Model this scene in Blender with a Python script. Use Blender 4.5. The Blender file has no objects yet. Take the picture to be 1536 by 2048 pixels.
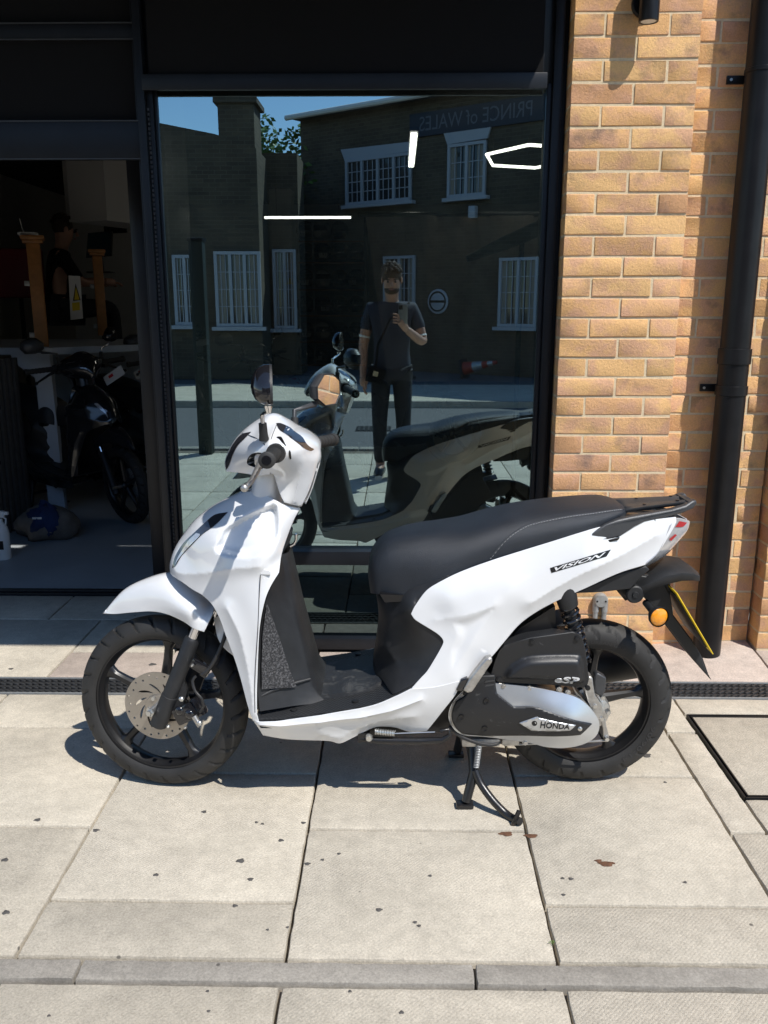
import bpy, bmesh, math, random
import numpy as np
from mathutils import Matrix, Vector
from mathutils.geometry import delaunay_2d_cdt
random.seed(7)
R = math.radians
scene = bpy.context.scene
col = scene.collection

# ------------------------------------------------------------------ camera
FPX, PITCH, YAW, CAM_H = 1700.0, R(13.6), R(0.95), 1.41      # focal length in pixels of a 1536 x 2048 frame
FWD = np.array([-math.sin(YAW)*math.cos(PITCH), math.cos(YAW)*math.cos(PITCH), -math.sin(PITCH)])
RIGHT = np.array([math.cos(YAW), math.sin(YAW), 0.0])
UP = np.cross(RIGHT, FWD)
CAM = np.array([0.0, 0.0, CAM_H])
cd = bpy.data.cameras.new('camera')
cam = bpy.data.objects.new('camera', cd)
col.objects.link(cam)
cd.sensor_fit = 'VERTICAL'
cd.sensor_height = 24.0
cd.lens = FPX/2048.0*24.0
cd.clip_start = 0.02
cd.clip_end = 2000.0
cam.matrix_world = Matrix(((RIGHT[0], UP[0], -FWD[0], CAM[0]), (RIGHT[1], UP[1], -FWD[1], CAM[1]),
                           (RIGHT[2], UP[2], -FWD[2], CAM[2]), (0, 0, 0, 1)))
scene.camera = cam

# ------------------------------------------------------------------ sky and sun
SUN_DIR = Vector((-0.47, 0.54, -1.0)).normalized()           # the way the light travels
world = bpy.data.worlds.new('World')
scene.world = world
world.use_nodes = True
wn = world.node_tree
sky = wn.nodes.new('ShaderNodeTexSky')
sky.sky_type = 'NISHITA'
sky.sun_disc = False
sky.sun_elevation = math.asin(-SUN_DIR.z)
sky.sun_rotation = math.atan2(-SUN_DIR.x, -SUN_DIR.y)
sky.air_density = 1.0
sky.dust_density = 0.0
sky.ozone_density = 4.0
bg = wn.nodes['Background']
bg.inputs['Strength'].default_value = 0.15
wn.links.new(sky.outputs['Color'], bg.inputs['Color'])
sl = bpy.data.lights.new('sun', 'SUN')
sl.energy = 5.0
sl.angle = R(0.53)
sl.color = (1.0, 0.955, 0.89)
sun = bpy.data.objects.new('sun', sl)
sun.rotation_euler = SUN_DIR.to_track_quat('-Z', 'Y').to_euler()
sun.location = (3, -3, 8)
col.objects.link(sun)
vs = scene.view_settings
vs.view_transform = 'Standard'
vs.look = 'None'
vs.exposure = 0.1
vs.gamma = 1.0
vs.use_curve_mapping = False
scene.cycles.use_denoising = True
scene.cycles.max_bounces = 8
scene.cycles.transparent_max_bounces = 12
scene.cycles.sample_clamp_indirect = 6.0
scene.cycles.caustics_reflective = False
scene.cycles.caustics_refractive = False

# ------------------------------------------------------------------ pixel -> place helpers
def ray(px, py):
    return FWD + RIGHT*(px-768)/FPX - UP*(py-1024)/FPX
def G(px, py, z=0.0):
    d = ray(px, py)
    return CAM + d*((z-CAM_H)/d[2])
def W(px, py, Y):
    d = ray(px, py)
    return CAM + d*(Y/d[1])
YG = 3.40                                                    # plane of the big pane
def V(px, py, Y):
    """what the pane shows at a pixel, taken to stand at real depth Y on the street side"""
    p = W(px, py, 2*YG-Y)
    return np.array([p[0], Y, p[2]])
def Vp(px, py, p0, p1):
    """the same on an upright plane through two street-side plan points"""
    m = lambda q: np.array([q[0], 2*YG-q[1]])
    a, b = m(p0), m(p1)
    n = np.array([-(b-a)[1], (b-a)[0]])
    d = ray(px, py)
    t = np.dot(a-CAM[:2], n)/np.dot(d[:2], n)
    q = CAM + d*t
    return np.array([q[0], 2*YG-q[1], q[2]])

# ------------------------------------------------------------------ objects
def tag(o, label=None, cat=None, group=None, kind=None):
    if label: o['label'] = label
    if cat: o['category'] = cat
    if group: o['group'] = group
    if kind: o['kind'] = kind
    return o
def empty(name, loc=(0, 0, 0), rz=0.0, label=None, cat=None, group=None):
    o = bpy.data.objects.new(name, None)
    o.empty_display_size = 0.1
    o.location = loc
    o.rotation_euler = (0, 0, rz)
    col.objects.link(o)
    return tag(o, label, cat, group)
def link(name, me, mat=None, parent=None):
    o = bpy.data.objects.new(name, me)
    col.objects.link(o)
    if parent: o.parent = parent
    if mat and not me.materials: me.materials.append(mat)
    return o
def finish(me, smooth=True, angle=40):
    if smooth:
        for p in me.polygons: p.use_smooth = True
        me.set_sharp_from_angle(angle=R(angle))
def copy_tree(o, parent=None):
    c = o.copy()
    col.objects.link(c)
    c.parent = parent
    for ch in list(o.children): copy_tree(ch, c)
    return c

class MB:
    """collects shapes into one mesh"""
    def __init__(s): s.v, s.f = [], []
    def add(s, verts, faces):
        b = len(s.v)
        s.v += [tuple(float(c) for c in q) for q in verts]
        s.f += [tuple(b+i for i in f) for f in faces]
        return s
    def box(s, c, d, rz=0.0, M=None, bev=0.0):
        x, y, z = d[0]/2, d[1]/2, d[2]/2
        if bev <= 0:
            vs_ = [(-x,-y,-z),(x,-y,-z),(x,y,-z),(-x,y,-z),(-x,-y,z),(x,-y,z),(x,y,z),(-x,y,z)]
            fs = [(0,3,2,1),(4,5,6,7),(0,1,5,4),(1,2,6,5),(2,3,7,6),(3,0,4,7)]
        else:
            b = min(bev, x*.9, y*.9, z*.9)
            bm = bmesh.new()
            bmesh.ops.create_cube(bm, size=1.0)
            for q in bm.verts: q.co = Vector((q.co.x*2*x, q.co.y*2*y, q.co.z*2*z))
            bmesh.ops.bevel(bm, geom=list(bm.edges), offset=b, segments=2, affect='EDGES', profile=0.6)
            vs_ = [tuple(q.co) for q in bm.verts]
            bm.verts.index_update()
            fs = [tuple(q.index for q in f.verts) for f in bm.faces]
            bm.free()
        T = Matrix.Translation(Vector(c)) @ (M.to_4x4() if M is not None else Matrix.Rotation(rz, 4, 'Z'))
        return s.add([T @ Vector(q) for q in vs_], fs)
    def tube(s, pts, r, n=10, caps=True):
        pts = [Vector(tuple(p)) for p in pts]
        rs = list(r) if hasattr(r, '__len__') else [r]*len(pts)
        t0 = (pts[1]-pts[0]).normalized()
        ref = Vector((0, 0, 1)) if abs(t0.z) < .9 else Vector((1, 0, 0))
        nrm = t0.cross(ref).normalized()
        rings, vs_ = [], []
        for i, p in enumerate(pts):
            t = (pts[min(i+1, len(pts)-1)]-pts[max(i-1, 0)]).normalized()
            nrm = (nrm - t*nrm.dot(t)).normalized()
            bi = t.cross(nrm)
            for k in range(n):
                a = 2*math.pi*k/n
                vs_.append(p + (nrm*math.cos(a)+bi*math.sin(a))*rs[i])
        fs = []
        for i in range(len(pts)-1):
            for k in range(n):
                k2 = (k+1) % n
                fs.append((i*n+k, i*n+k2, (i+1)*n+k2, (i+1)*n+k))
        if caps:
            fs.append(tuple(range(n-1, -1, -1)))
            fs.append(tuple((len(pts)-1)*n+k for k in range(n)))
        return s.add(vs_, fs)
    def lathe(s, prof, o, ax, n=32, closed=False):
        """prof: (radius, offset along the axis)"""
        ax = Vector(ax).normalized(); o = Vector(tuple(o))
        ref = Vector((0, 0, 1)) if abs(ax.z) < .9 else Vector((1, 0, 0))
        u = ax.cross(ref).normalized(); w = ax.cross(u)
        vs_, fs, m = [], [], len(prof)
        for k in range(n):
            a = 2*math.pi*k/n
            d = u*math.cos(a)+w*math.sin(a)
            for (r_, t) in prof: vs_.append(o+ax*t+d*r_)
        for k in range(n):
            k2 = (k+1) % n
            for j in range(m if closed else m-1):
                j2 = (j+1) % m
                fs.append((k*m+j, k2*m+j, k2*m+j2, k*m+j2))
        return s.add(vs_, fs)
    def prism(s, poly, d):
        """poly: 3D points of one face, d: extrusion vector"""
        n = len(poly); d = Vector(tuple(d))
        a = [Vector(tuple(p)) for p in poly]
        return s.add(a+[p+d for p in a], [tuple(range(n-1, -1, -1)), tuple(range(n, 2*n))] +
                     [(i, (i+1) % n, n+(i+1) % n, n+i) for i in range(n)])
    def grid(s, rows, closed=False):
        n = len(rows[0]); vs_ = [p for r_ in rows for p in r_]; fs = []
        for i in range(len(rows)-1):
            for k in range(n if closed else n-1):
                k2 = (k+1) % n
                fs.append((i*n+k, i*n+k2, (i+1)*n+k2, (i+1)*n+k))
        return s.add(vs_, fs)
    def ball(s, c, r, n=14, sc=(1, 1, 1), M=None):
        rows = []
        for i in range(n//2+1):
            th = math.pi*i/(n//2)
            row = []
            for k in range(n):
                ph = 2*math.pi*k/n
                q = Vector((r*sc[0]*math.sin(th)*math.cos(ph), r*sc[1]*math.sin(th)*math.sin(ph), r*sc[2]*math.cos(th)))
                if M is not None: q = M @ q
                row.append(Vector(tuple(c))+q)
            rows.append(row)
        return s.grid(rows, closed=True)
    def mesh(s, name='mesh', smooth=True, angle=40, fix=True, weld=0.0):
        me = bpy.data.meshes.new(name)
        me.from_pydata(s.v, [], s.f)
        if fix or weld:
            bm = bmesh.new(); bm.from_mesh(me)
            if weld: bmesh.ops.remove_doubles(bm, verts=bm.verts, dist=weld)
            if fix: bmesh.ops.recalc_face_normals(bm, faces=bm.faces)
            bm.to_mesh(me); bm.free()
        me.update()
        finish(me, smooth, angle)
        return me
    def build(s, name, mat, parent=None, smooth=True, angle=40, fix=True, weld=0.0):
        return link(name, s.mesh(name, smooth, angle, fix, weld), mat, parent)

def text_verts(txt, res=3, shear=0.0, bold=0.0):
    """outline font -> flat triangles in a unit box"""
    cu = bpy.data.curves.new('t', 'FONT')
    cu.body = txt; cu.resolution_u = res; cu.shear = shear; cu.offset = bold
    o = bpy.data.objects.new('t', cu); col.objects.link(o)
    dg = bpy.context.evaluated_depsgraph_get()
    ev = o.evaluated_get(dg); me = ev.to_mesh()
    v = np.array([tuple(q.co) for q in me.vertices]); f = [tuple(p.vertices) for p in me.polygons]
    ev.to_mesh_clear()
    bpy.data.objects.remove(o); bpy.data.curves.remove(cu)
    lo, hi = v.min(0), v.max(0)
    return (v[:, 0]-lo[0])/(hi[0]-lo[0]), (v[:, 1]-lo[1])/(hi[1]-lo[1]), f, (hi[0]-lo[0])/(hi[1]-lo[1])

# ------------------------------------------------------------------ materials
def M_(name):
    m = bpy.data.materials.new(name); m.use_nodes = True
    nt = m.node_tree
    return m, nt, nt.nodes['Principled BSDF']
def N(nt, t, **kw):
    n = nt.nodes.new(t)
    for k, v in kw.items():
        if k in n.inputs: n.inputs[k].default_value = v
        else: setattr(n, k, v)
    return n
def ramp(nt, stops, interp='LINEAR'):
    n = nt.nodes.new('ShaderNodeValToRGB')
    e = n.color_ramp.elements
    n.color_ramp.interpolation = interp
    while len(e) < len(stops): e.new(0.5)
    for i, (p, c) in enumerate(stops):
        e[i].position = p
        e[i].color = (c[0], c[1], c[2], 1) if hasattr(c, '__len__') else (c, c, c, 1)
    return n
def plain(name, c, rough=0.5, metal=0.0, coat=0.0, spec=0.5, vary=0.0, vscale=20.0, bump=0.0, bscale=200.0, rvary=0.0):
    m, nt, b = M_(name)
    b.inputs['Base Color'].default_value = (*c, 1)
    b.inputs['Roughness'].default_value = rough
    b.inputs['Metallic'].default_value = metal
    b.inputs['Specular IOR Level'].default_value = spec
    b.inputs['Coat Weight'].default_value = coat
    b.inputs['Coat Roughness'].default_value = 0.04
    tc = N(nt, 'ShaderNodeTexCoord')
    if vary > 0:
        n = N(nt, 'ShaderNodeTexNoise', Scale=vscale, Detail=6.0, Roughness=0.6)
        nt.links.new(tc.outputs['Object'], n.inputs['Vector'])
        rp = ramp(nt, [(0.25, tuple(x*(1-vary) for x in c)), (0.75, tuple(min(1, x*(1+vary)) for x in c))])
        nt.links.new(n.outputs['Fac'], rp.inputs['Fac'])
        nt.links.new(rp.outputs['Color'], b.inputs['Base Color'])
        if rvary > 0:
            mr = N(nt, 'ShaderNodeMapRange'); mr.inputs['To Min'].default_value = rough-rvary; mr.inputs['To Max'].default_value = rough+rvary
            nt.links.new(n.outputs['Fac'], mr.inputs['Value']); nt.links.new(mr.outputs['Result'], b.inputs['Roughness'])
    if bump > 0:
        n2 = N(nt, 'ShaderNodeTexNoise', Scale=bscale, Detail=3.0)
        nt.links.new(tc.outputs['Object'], n2.inputs['Vector'])
        bp = N(nt, 'ShaderNodeBump', Strength=bump, Distance=0.002)
        nt.links.new(n2.outputs['Fac'], bp.inputs['Height']); nt.links.new(bp.outputs['Normal'], b.inputs['Normal'])
    return m
def emit(name, c, s):
    m, nt, b = M_(name)
    b.inputs['Base Color'].default_value = (*c, 1)
    b.inputs['Emission Color'].default_value = (*c, 1)
    b.inputs['Emission Strength'].default_value = s
    return m
def brick_mat():
    m, nt, b = M_('brick')
    L = nt.links.new
    oi = N(nt, 'ShaderNodeObjectInfo'); tc = N(nt, 'ShaderNodeTexCoord')
    off = N(nt, 'ShaderNodeVectorMath', operation='SCALE'); off.inputs[0].default_value = (37, 53, 71)
    L(oi.outputs['Random'], off.inputs['Scale'])
    co = N(nt, 'ShaderNodeVectorMath', operation='ADD'); L(tc.outputs['Object'], co.inputs[0]); L(off.outputs[0], co.inputs[1])
    base = ramp(nt, [(0.0, (.78, .47, .21)), (.3, (.84, .53, .245)), (.55, (.75, .44, .20)), (.78, (.82, .49, .24)), (1.0, (.60, .33, .175))])
    L(oi.outputs['Random'], base.inputs['Fac'])
    n1 = N(nt, 'ShaderNodeTexNoise', Scale=13.0, Detail=4.0, Roughness=.55); L(co.outputs[0], n1.inputs['Vector'])
    r1 = ramp(nt, [(.44, 0), (.62, 1)]); L(n1.outputs['Fac'], r1.inputs['Fac'])
    mx = N(nt, 'ShaderNodeMixRGB'); mx.inputs['Color2'].default_value = (.66, .38, .25, 1)
    L(base.outputs['Color'], mx.inputs['Color1'])
    k1 = N(nt, 'ShaderNodeMath', operation='MULTIPLY'); k1.inputs[1].default_value = .8; L(r1.outputs['Color'], k1.inputs[0]); L(k1.outputs[0], mx.inputs['Fac'])
    n2 = N(nt, 'ShaderNodeTexNoise', Scale=6.0, Detail=5.0, Roughness=.6); L(co.outputs[0], n2.inputs['Vector'])
    r2 = ramp(nt, [(.57, 0), (.72, 1)]); L(n2.outputs['Fac'], r2.inputs['Fac'])
    k2 = N(nt, 'ShaderNodeMath', operation='MULTIPLY'); k2.inputs[1].default_value = .72; L(r2.outputs['Color'], k2.inputs[0])
    mx2 = N(nt, 'ShaderNodeMixRGB'); mx2.inputs['Color2'].default_value = (.17, .13, .115, 1)
    L(mx.outputs['Color'], mx2.inputs['Color1']); L(k2.outputs[0], mx2.inputs['Fac'])
    n3 = N(nt, 'ShaderNodeTexNoise', Scale=170.0, Detail=5.0, Roughness=.7); L(co.outputs[0], n3.inputs['Vector'])
    r3 = ramp(nt, [(.3, .88), (.7, 1.12)]); L(n3.outputs['Fac'], r3.inputs['Fac'])
    mul = N(nt, 'ShaderNodeMixRGB', blend_type='MULTIPLY'); mul.inputs['Fac'].default_value = 1.0
    L(mx2.outputs['Color'], mul.inputs['Color1']); L(r3.outputs['Color'], mul.inputs['Color2'])
    L(mul.outputs['Color'], b.inputs['Base Color'])
    n4 = N(nt, 'ShaderNodeTexNoise', Scale=110.0, Detail=7.0, Roughness=.8); L(co.outputs[0], n4.inputs['Vector'])
    bp = N(nt, 'ShaderNodeBump', Strength=.85, Distance=.006); L(n4.outputs['Fac'], bp.inputs['Height']); L(bp.outputs['Normal'], b.inputs['Normal'])
    b.inputs['Roughness'].default_value = .92; b.inputs['Specular IOR Level'].default_value = .15
    return m
def slab_mat(name, c, dimple=True):
    m, nt, b = M_(name)
    L = nt.links.new
    ge = N(nt, 'ShaderNodeNewGeometry'); oi = N(nt, 'ShaderNodeObjectInfo')
    P = ge.outputs['Position']
    def noise(s, d=5.0, r=.6, w=None):
        n = N(nt, 'ShaderNodeTexNoise', Scale=s, Detail=d, Roughness=r); L(P, n.inputs['Vector']); return n.outputs['Fac']
    big = ramp(nt, [(.28, tuple(x*.80 for x in c)), (.5, c), (.72, tuple(x*1.14 for x in c))]); L(noise(3.1, 8, .68), big.inputs['Fac'])
    hv = N(nt, 'ShaderNodeMapRange'); hv.inputs['To Min'].default_value = .89; hv.inputs['To Max'].default_value = 1.08; L(oi.outputs['Random'], hv.inputs['Value'])
    def mul(a, f_):
        q = N(nt, 'ShaderNodeMixRGB', blend_type='MULTIPLY'); q.inputs['Fac'].default_value = 1.0; L(a, q.inputs['Color1']); L(f_, q.inputs['Color2']); return q.outputs['Color']
    cc = mul(big.outputs['Color'], hv.outputs['Result'])
    fine = ramp(nt, [(.3, .70), (.7, 1.28)]); L(noise(170.0, 5, .85), fine.inputs['Fac']); cc = mul(cc, fine.outputs['Color'])
    med = ramp(nt, [(.30, .86), (.62, 1.05)]); L(noise(26.0, 6, .7), med.inputs['Fac']); cc = mul(cc, med.outputs['Color'])
    # small dark specks and gum marks
    vo = N(nt, 'ShaderNodeTexVoronoi', Scale=13.0, Randomness=1.0); L(P, vo.inputs['Vector'])
    rs = ramp(nt, [(.045, 1), (.075, 0)]); L(vo.outputs['Distance'], rs.inputs['Fac'])
    sep = N(nt, 'ShaderNodeSeparateColor'); L(vo.outputs['Color'], sep.inputs['Color'])
    pick = N(nt, 'ShaderNodeMath', operation='GREATER_THAN'); pick.inputs[1].default_value = .80; L(sep.outputs[0], pick.inputs[0])
    a = N(nt, 'ShaderNodeMath', operation='MULTIPLY'); L(rs.outputs['Color'], a.inputs[0]); L(pick.outputs[0], a.inputs[1])
    a2 = N(nt, 'ShaderNodeMath', operation='MULTIPLY'); a2.inputs[1].default_value = .75; L(a.outputs[0], a2.inputs[0])
    mk = N(nt, 'ShaderNodeMixRGB'); mk.inputs['Color2'].default_value = (.07, .065, .06, 1); L(cc, mk.inputs['Color1']); L(a2.outputs[0], mk.inputs['Fac']); cc = mk.outputs['Color']
    # faint scuffs
    sc = ramp(nt, [(.60, 0), (.70, .5)]); L(noise(11.0, 10, .82), sc.inputs['Fac'])
    mk2 = N(nt, 'ShaderNodeMixRGB'); mk2.inputs['Color2'].default_value = (.17, .155, .135, 1); L(cc, mk2.inputs['Color1']); L(sc.outputs['Color'], mk2.inputs['Fac']); cc = mk2.outputs['Color']
    L(cc, b.inputs['Base Color'])
    b.inputs['Roughness'].default_value = .93; b.inputs['Specular IOR Level'].default_value = .2
    bp = N(nt, 'ShaderNodeBump', Strength=.8, Distance=.003); L(noise(150.0, 6, .85), bp.inputs['Height'])
    last = bp.outputs['Normal']
    if dimple:
        mp = N(nt, 'ShaderNodeMapping'); mp.inputs['Rotation'].default_value = (0, 0, R(45)); mp.inputs['Scale'].default_value = (130, 130, 130); L(P, mp.inputs['Vector'])
        v2 = N(nt, 'ShaderNodeTexVoronoi', Scale=1.0, Randomness=.12); L(mp.outputs[0], v2.inputs['Vector'])
        b2 = N(nt, 'ShaderNodeBump', Strength=.42, Distance=.0022, invert=True); L(v2.outputs['Distance'], b2.inputs['Height']); L(last, b2.inputs['Normal']); last = b2.outputs['Normal']
    L(last, b.inputs['Normal'])
    return m
def glass_mat(name, refl, tint, rough=0.0):
    """coated shop glass: a mirror share that grows at grazing angles, the rest let through"""
    m = bpy.data.materials.new(name); m.use_nodes = True
    nt = m.node_tree; nt.nodes.clear(); L = nt.links.new
    out = N(nt, 'ShaderNodeOutputMaterial')
    tr = N(nt, 'ShaderNodeBsdfTransparent'); tr.inputs['Color'].default_value = (*tint, 1)
    gl = N(nt, 'ShaderNodeBsdfGlossy'); gl.inputs['Roughness'].default_value = rough; gl.inputs['Color'].default_value = (.66, .93, 1.0, 1)
    fr = N(nt, 'ShaderNodeFresnel', IOR=1.5)
    mr = N(nt, 'ShaderNodeMapRange'); mr.inputs['From Min'].default_value = .04; mr.inputs['From Max'].default_value = 1; mr.inputs['To Min'].default_value = refl; mr.inputs['To Max'].default_value = 1
    L(fr.outputs[0], mr.inputs['Value'])
    mx = N(nt, 'ShaderNodeMixShader'); L(mr.outputs['Result'], mx.inputs['Fac']); L(tr.outputs[0], mx.inputs[1]); L(gl.outputs[0], mx.inputs[2])
    L(mx.outputs[0], out.inputs['Surface'])
    return m

MAT = dict(
    brick=brick_mat(),
    mortar=plain('mortar', (.66, .54, .36), .95, vary=.15, vscale=60, bump=.8, bscale=300),
    slab=slab_mat('paving_slab', (.525, .475, .388)),
    slab_pink=slab_mat('pink_paving', (.50, .42, .36), False),
    edging=slab_mat('edging_stone', (.33, .305, .265), False),
    joint=plain('joint_dirt', (.15, .125, .095), .95, vary=.75, vscale=30, bump=.8),
    asphalt=plain('asphalt', (.105, .105, .108), .9, vary=.25, vscale=25, bump=.8, bscale=250),
    frame=plain('black_aluminium', (.009, .0105, .014), .38, spec=.35, vary=.3, vscale=8),
    fabric=plain('blind_fabric', (.006, .006, .007), .85, spec=.2, bump=.3, bscale=900),
    steel=plain('dark_steel', (.03, .031, .033), .45, metal=.6, vary=.3, vscale=30),
    grate=plain('cast_grating', (.055, .056, .058), .5, metal=.4, vary=.4, vscale=60, bump=.4, bscale=300),
    pipe=plain('black_pipe', (.010, .010, .011), .34, spec=.25, vary=.3, vscale=15, bump=.1, bscale=30),
    white=plain('white_paint', (.71, .72, .73), .22, coat=1.0, spec=.5),
    blackp=plain('black_plastic', (.017, .018, .020), .5, spec=.45, vary=.35, vscale=14, bump=.25, bscale=700, rvary=.08),
    blackgloss=plain('gloss_black', (.010, .010, .012), .12, coat=.6),
    greyp=plain('satin_grey_plastic', (.06, .062, .066), .4, metal=.35, vary=.2, vscale=30, bump=.25, bscale=900),
    rubber=plain('rubber', (.019, .0185, .018), .66, vary=.45, vscale=10, bump=.2, bscale=400),
    wheel=plain('black_wheel_paint', (.011, .011, .012), .33, vary=.3, vscale=10),
    vinyl=plain('seat_vinyl', (.016, .020, .027), .44, spec=.5, vary=.3, vscale=9, bump=.6, bscale=1100, rvary=.06),
    thread=plain('pale_thread', (.42, .42, .43), .8),
    silver=plain('silver_paint', (.60, .62, .64), .30, metal=.75, vary=.08, vscale=12),
    alu=plain('cast_aluminium', (.48, .47, .45), .42, metal=.85, vary=.3, vscale=40, bump=.4, bscale=200),
    chrome=plain('chrome', (.78, .78, .80), .08, metal=1.0),
    disc=plain('disc_steel', (.40, .365, .32), .38, metal=.8, vary=.15, vscale=12),
    bolt=plain('zinc_bolt', (.62, .62, .60), .3, metal=.9),
    lens=plain('lamp_lens_dark', (.03, .03, .035), .04, coat=1.0, spec=.8),
    mirror=plain('mirror_glass', (.86, .87, .88), .01, metal=1.0),
    amber=plain('amber_lens', (.82, .30, .015), .14, coat=.8, bump=1.0, bscale=130),
    red=plain('red_lens', (.42, .012, .02), .1, coat=1.0, bump=.5, bscale=150),
    clear=plain('clear_lens', (.55, .56, .58), .06, metal=.35, coat=1.0, bump=.6, bscale=90),
    yellow=plain('yellow_plate', (.80, .55, .03), .35),
    badge=plain('badge_metal', (.70, .71, .72), .3, metal=.3),
    speck=None,
    ink=plain('black_ink', (.006, .006, .007), .35),
    galv=plain('galvanised_grey', (.36, .37, .37), .45, metal=.5, vary=.2, vscale=60),
    whiteflat=plain('white_flat', (.74, .74, .72), .6, vary=.06, vscale=5),
    hose=plain('rubber_hose', (.02, .02, .021), .45),
)
# speckled tread mat
m, nt, b = M_('speckled_mat')
tc = N(nt, 'ShaderNodeTexCoord'); n = N(nt, 'ShaderNodeTexNoise', Scale=190.0, Detail=4.0, Roughness=.8)
nt.links.new(tc.outputs['Object'], n.inputs['Vector'])
rp = ramp(nt, [(.47, (.016, .016, .018)), (.62, (.12, .12, .125))]); nt.links.new(n.outputs['Fac'], rp.inputs['Fac']); nt.links.new(rp.outputs['Color'], b.inputs['Base Color'])
b.inputs['Roughness'].default_value = .6
bp = N(nt, 'ShaderNodeBump', Strength=.7, Distance=.002); nt.links.new(n.outputs['Fac'], bp.inputs['Height']); nt.links.new(bp.outputs['Normal'], b.inputs['Normal'])
MAT['speck'] = m
# worn black plastic with grey rub marks
def scuffed(name, base=(.014, .0145, .016), mark=(.12, .12, .12), lo=.60, hi=.72, sc=14.0, rough=.42):
    m, nt, b = M_(name)
    tc = N(nt, 'ShaderNodeTexCoord'); mp = N(nt, 'ShaderNodeMapping'); mp.inputs['Scale'].default_value = (1.0, 1.0, 2.2)
    nt.links.new(tc.outputs['Object'], mp.inputs['Vector'])
    n = N(nt, 'ShaderNodeTexNoise', Scale=sc, Detail=10.0, Roughness=.75, Distortion=1.2); nt.links.new(mp.outputs[0], n.inputs['Vector'])
    rp = ramp(nt, [(lo, base), (hi, mark)]); nt.links.new(n.outputs['Fac'], rp.inputs['Fac']); nt.links.new(rp.outputs['Color'], b.inputs['Base Color'])
    b.inputs['Roughness'].default_value = rough
    bp = N(nt, 'ShaderNodeBump', Strength=.2, Distance=.001); n2 = N(nt, 'ShaderNodeTexNoise', Scale=500.0); nt.links.new(tc.outputs['Object'], n2.inputs['Vector'])
    nt.links.new(n2.outputs['Fac'], bp.inputs['Height']); nt.links.new(bp.outputs['Normal'], b.inputs['Normal'])
    return m
MAT['scuff'] = scuffed('scuffed_plastic')
MAT['stand'] = scuffed('chipped_black_steel', (.014, .014, .015), (.20, .11, .06), .62, .70, 30.0, .3)
MAT['pane'] = glass_mat('shop_glass', .46, (.55, .60, .60))
MAT['lowpane'] = glass_mat('dark_kick_glass', .16, (.06, .07, .08))
# ================================================================== the ground
gm = MB().box((0, -5, -.35), (400, 400, .2)); go = gm.build('ground', MAT['asphalt'], smooth=False); tag(go, kind='structure')
pv = MB().box((0, .66, -.062), (16, 4.80, .08)).build('pavement', MAT['joint'], smooth=False); tag(pv, kind='structure')
def slab(x0, x1, y0, y1, mat='slab', z=0.0, zr=None, gap=.0028, name='paving_slab', parent=pv, th=.035):
    b = MB(); cx, cy = (x0+x1)/2, (y0+y1)/2
    hx_, hy_ = (x1-x0)/2-gap*1.1, (y1-y0)/2-gap*1.5
    ol = []
    for (ax0, ay0, ax1, ay1) in ((-1, -1, 1, -1), (1, -1, 1, 1), (1, 1, -1, 1), (-1, 1, -1, -1)):
        k_ = max(3, int((x1-x0 if ay0 == ay1 else y1-y0)/.035))
        for q in range(k_):
            t = q/k_; jt = random.uniform(-.0016, .0009) if q else -.0015
            px_, py_ = ax0+(ax1-ax0)*t, ay0+(ay1-ay0)*t
            ol.append((px_*hx_+(px_*jt if ax0 == ax1 or not q else 0), py_*hy_+(py_*jt if ay0 == ay1 or not q else 0)))
    n_ = len(ol); ins = lambda d_: [(x-d_*(1 if x > 0 else -1)*(abs(x) > hx_*.97), y-d_*(1 if y > 0 else -1)*(abs(y) > hy_*.97)) for x, y in ol]
    rings_ = [[(x, y, -th) for x, y in ol], [(x, y, -.0042) for x, y in ol], [(x, y, -.0012) for x, y in ins(.0016)], [(x, y, 0) for x, y in ins(.0048)]]
    b.grid(rings_, closed=True); b.f.append(tuple(3*n_+i for i in range(n_)))
    if zr is not None:                      # rise of the far edge, left and right end
        w_, d_ = x1-x0, y1-y0
        b.v = [(p[0], p[1], p[2]+((p[1]/d_)+.5)*(zr[0]+(zr[1]-zr[0])*(p[0]/w_+.5))) for p in b.v]
    o = b.build(name, MAT[mat], parent, angle=30)
    o.location = (cx, cy, z+random.uniform(-.0008, .0008))
    o.rotation_euler = (random.uniform(-.0010, .0010), random.uniform(-.0010, .0010), random.uniform(-.0012, .0012))
    return o
XC = [-.246+.605*k for k in range(-4, 5)]
for i in range(len(XC)-1):
    k = i-4
    rows = [1.597, 1.784, 2.369, 2.915] if k % 2 else [1.597, 2.083, 2.652, 2.915]
    x0, x1 = XC[i], XC[i+1]
    for y0, y1 in zip(rows[:-1], rows[1:]):
        if i < 5: slab(x0, x1, y0, y1)
for y0, y1 in ((1.597, 1.784), (1.784, 2.369), (2.369, 2.915)): slab(XC[5], .919, y0, y1)
slab(.919, 1.022, 2.083, 2.652); slab(.919, 1.022, 2.652, 2.915); slab(.919, 1.62, 1.597, 2.083)
slab(1.022, 1.62, 2.79, 2.915); slab(1.022, 1.62, 2.083, 2.255)
slab(1.62, 2.2, 1.597, 2.255); slab(1.62, 2.2, 2.255, 2.915)
for (a, c) in ((-2.9, -1.62), (-1.62, -.695), (-.695, .172), (.172, 1.085), (1.085, 2.2)):
    slab(a, c, 1.529, 1.592, 'edging', name='edging_stone', gap=.002, z=.002)
for i in range(-1, len(XC)):
    x0 = XC[0]-.605 if i < 0 else XC[i]
    for j in range(6):
        y1 = 1.525-.6*j
        if y1 < -1.4: continue
        slab(x0, x0+.605, max(y1-.6, -1.74), y1)
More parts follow.
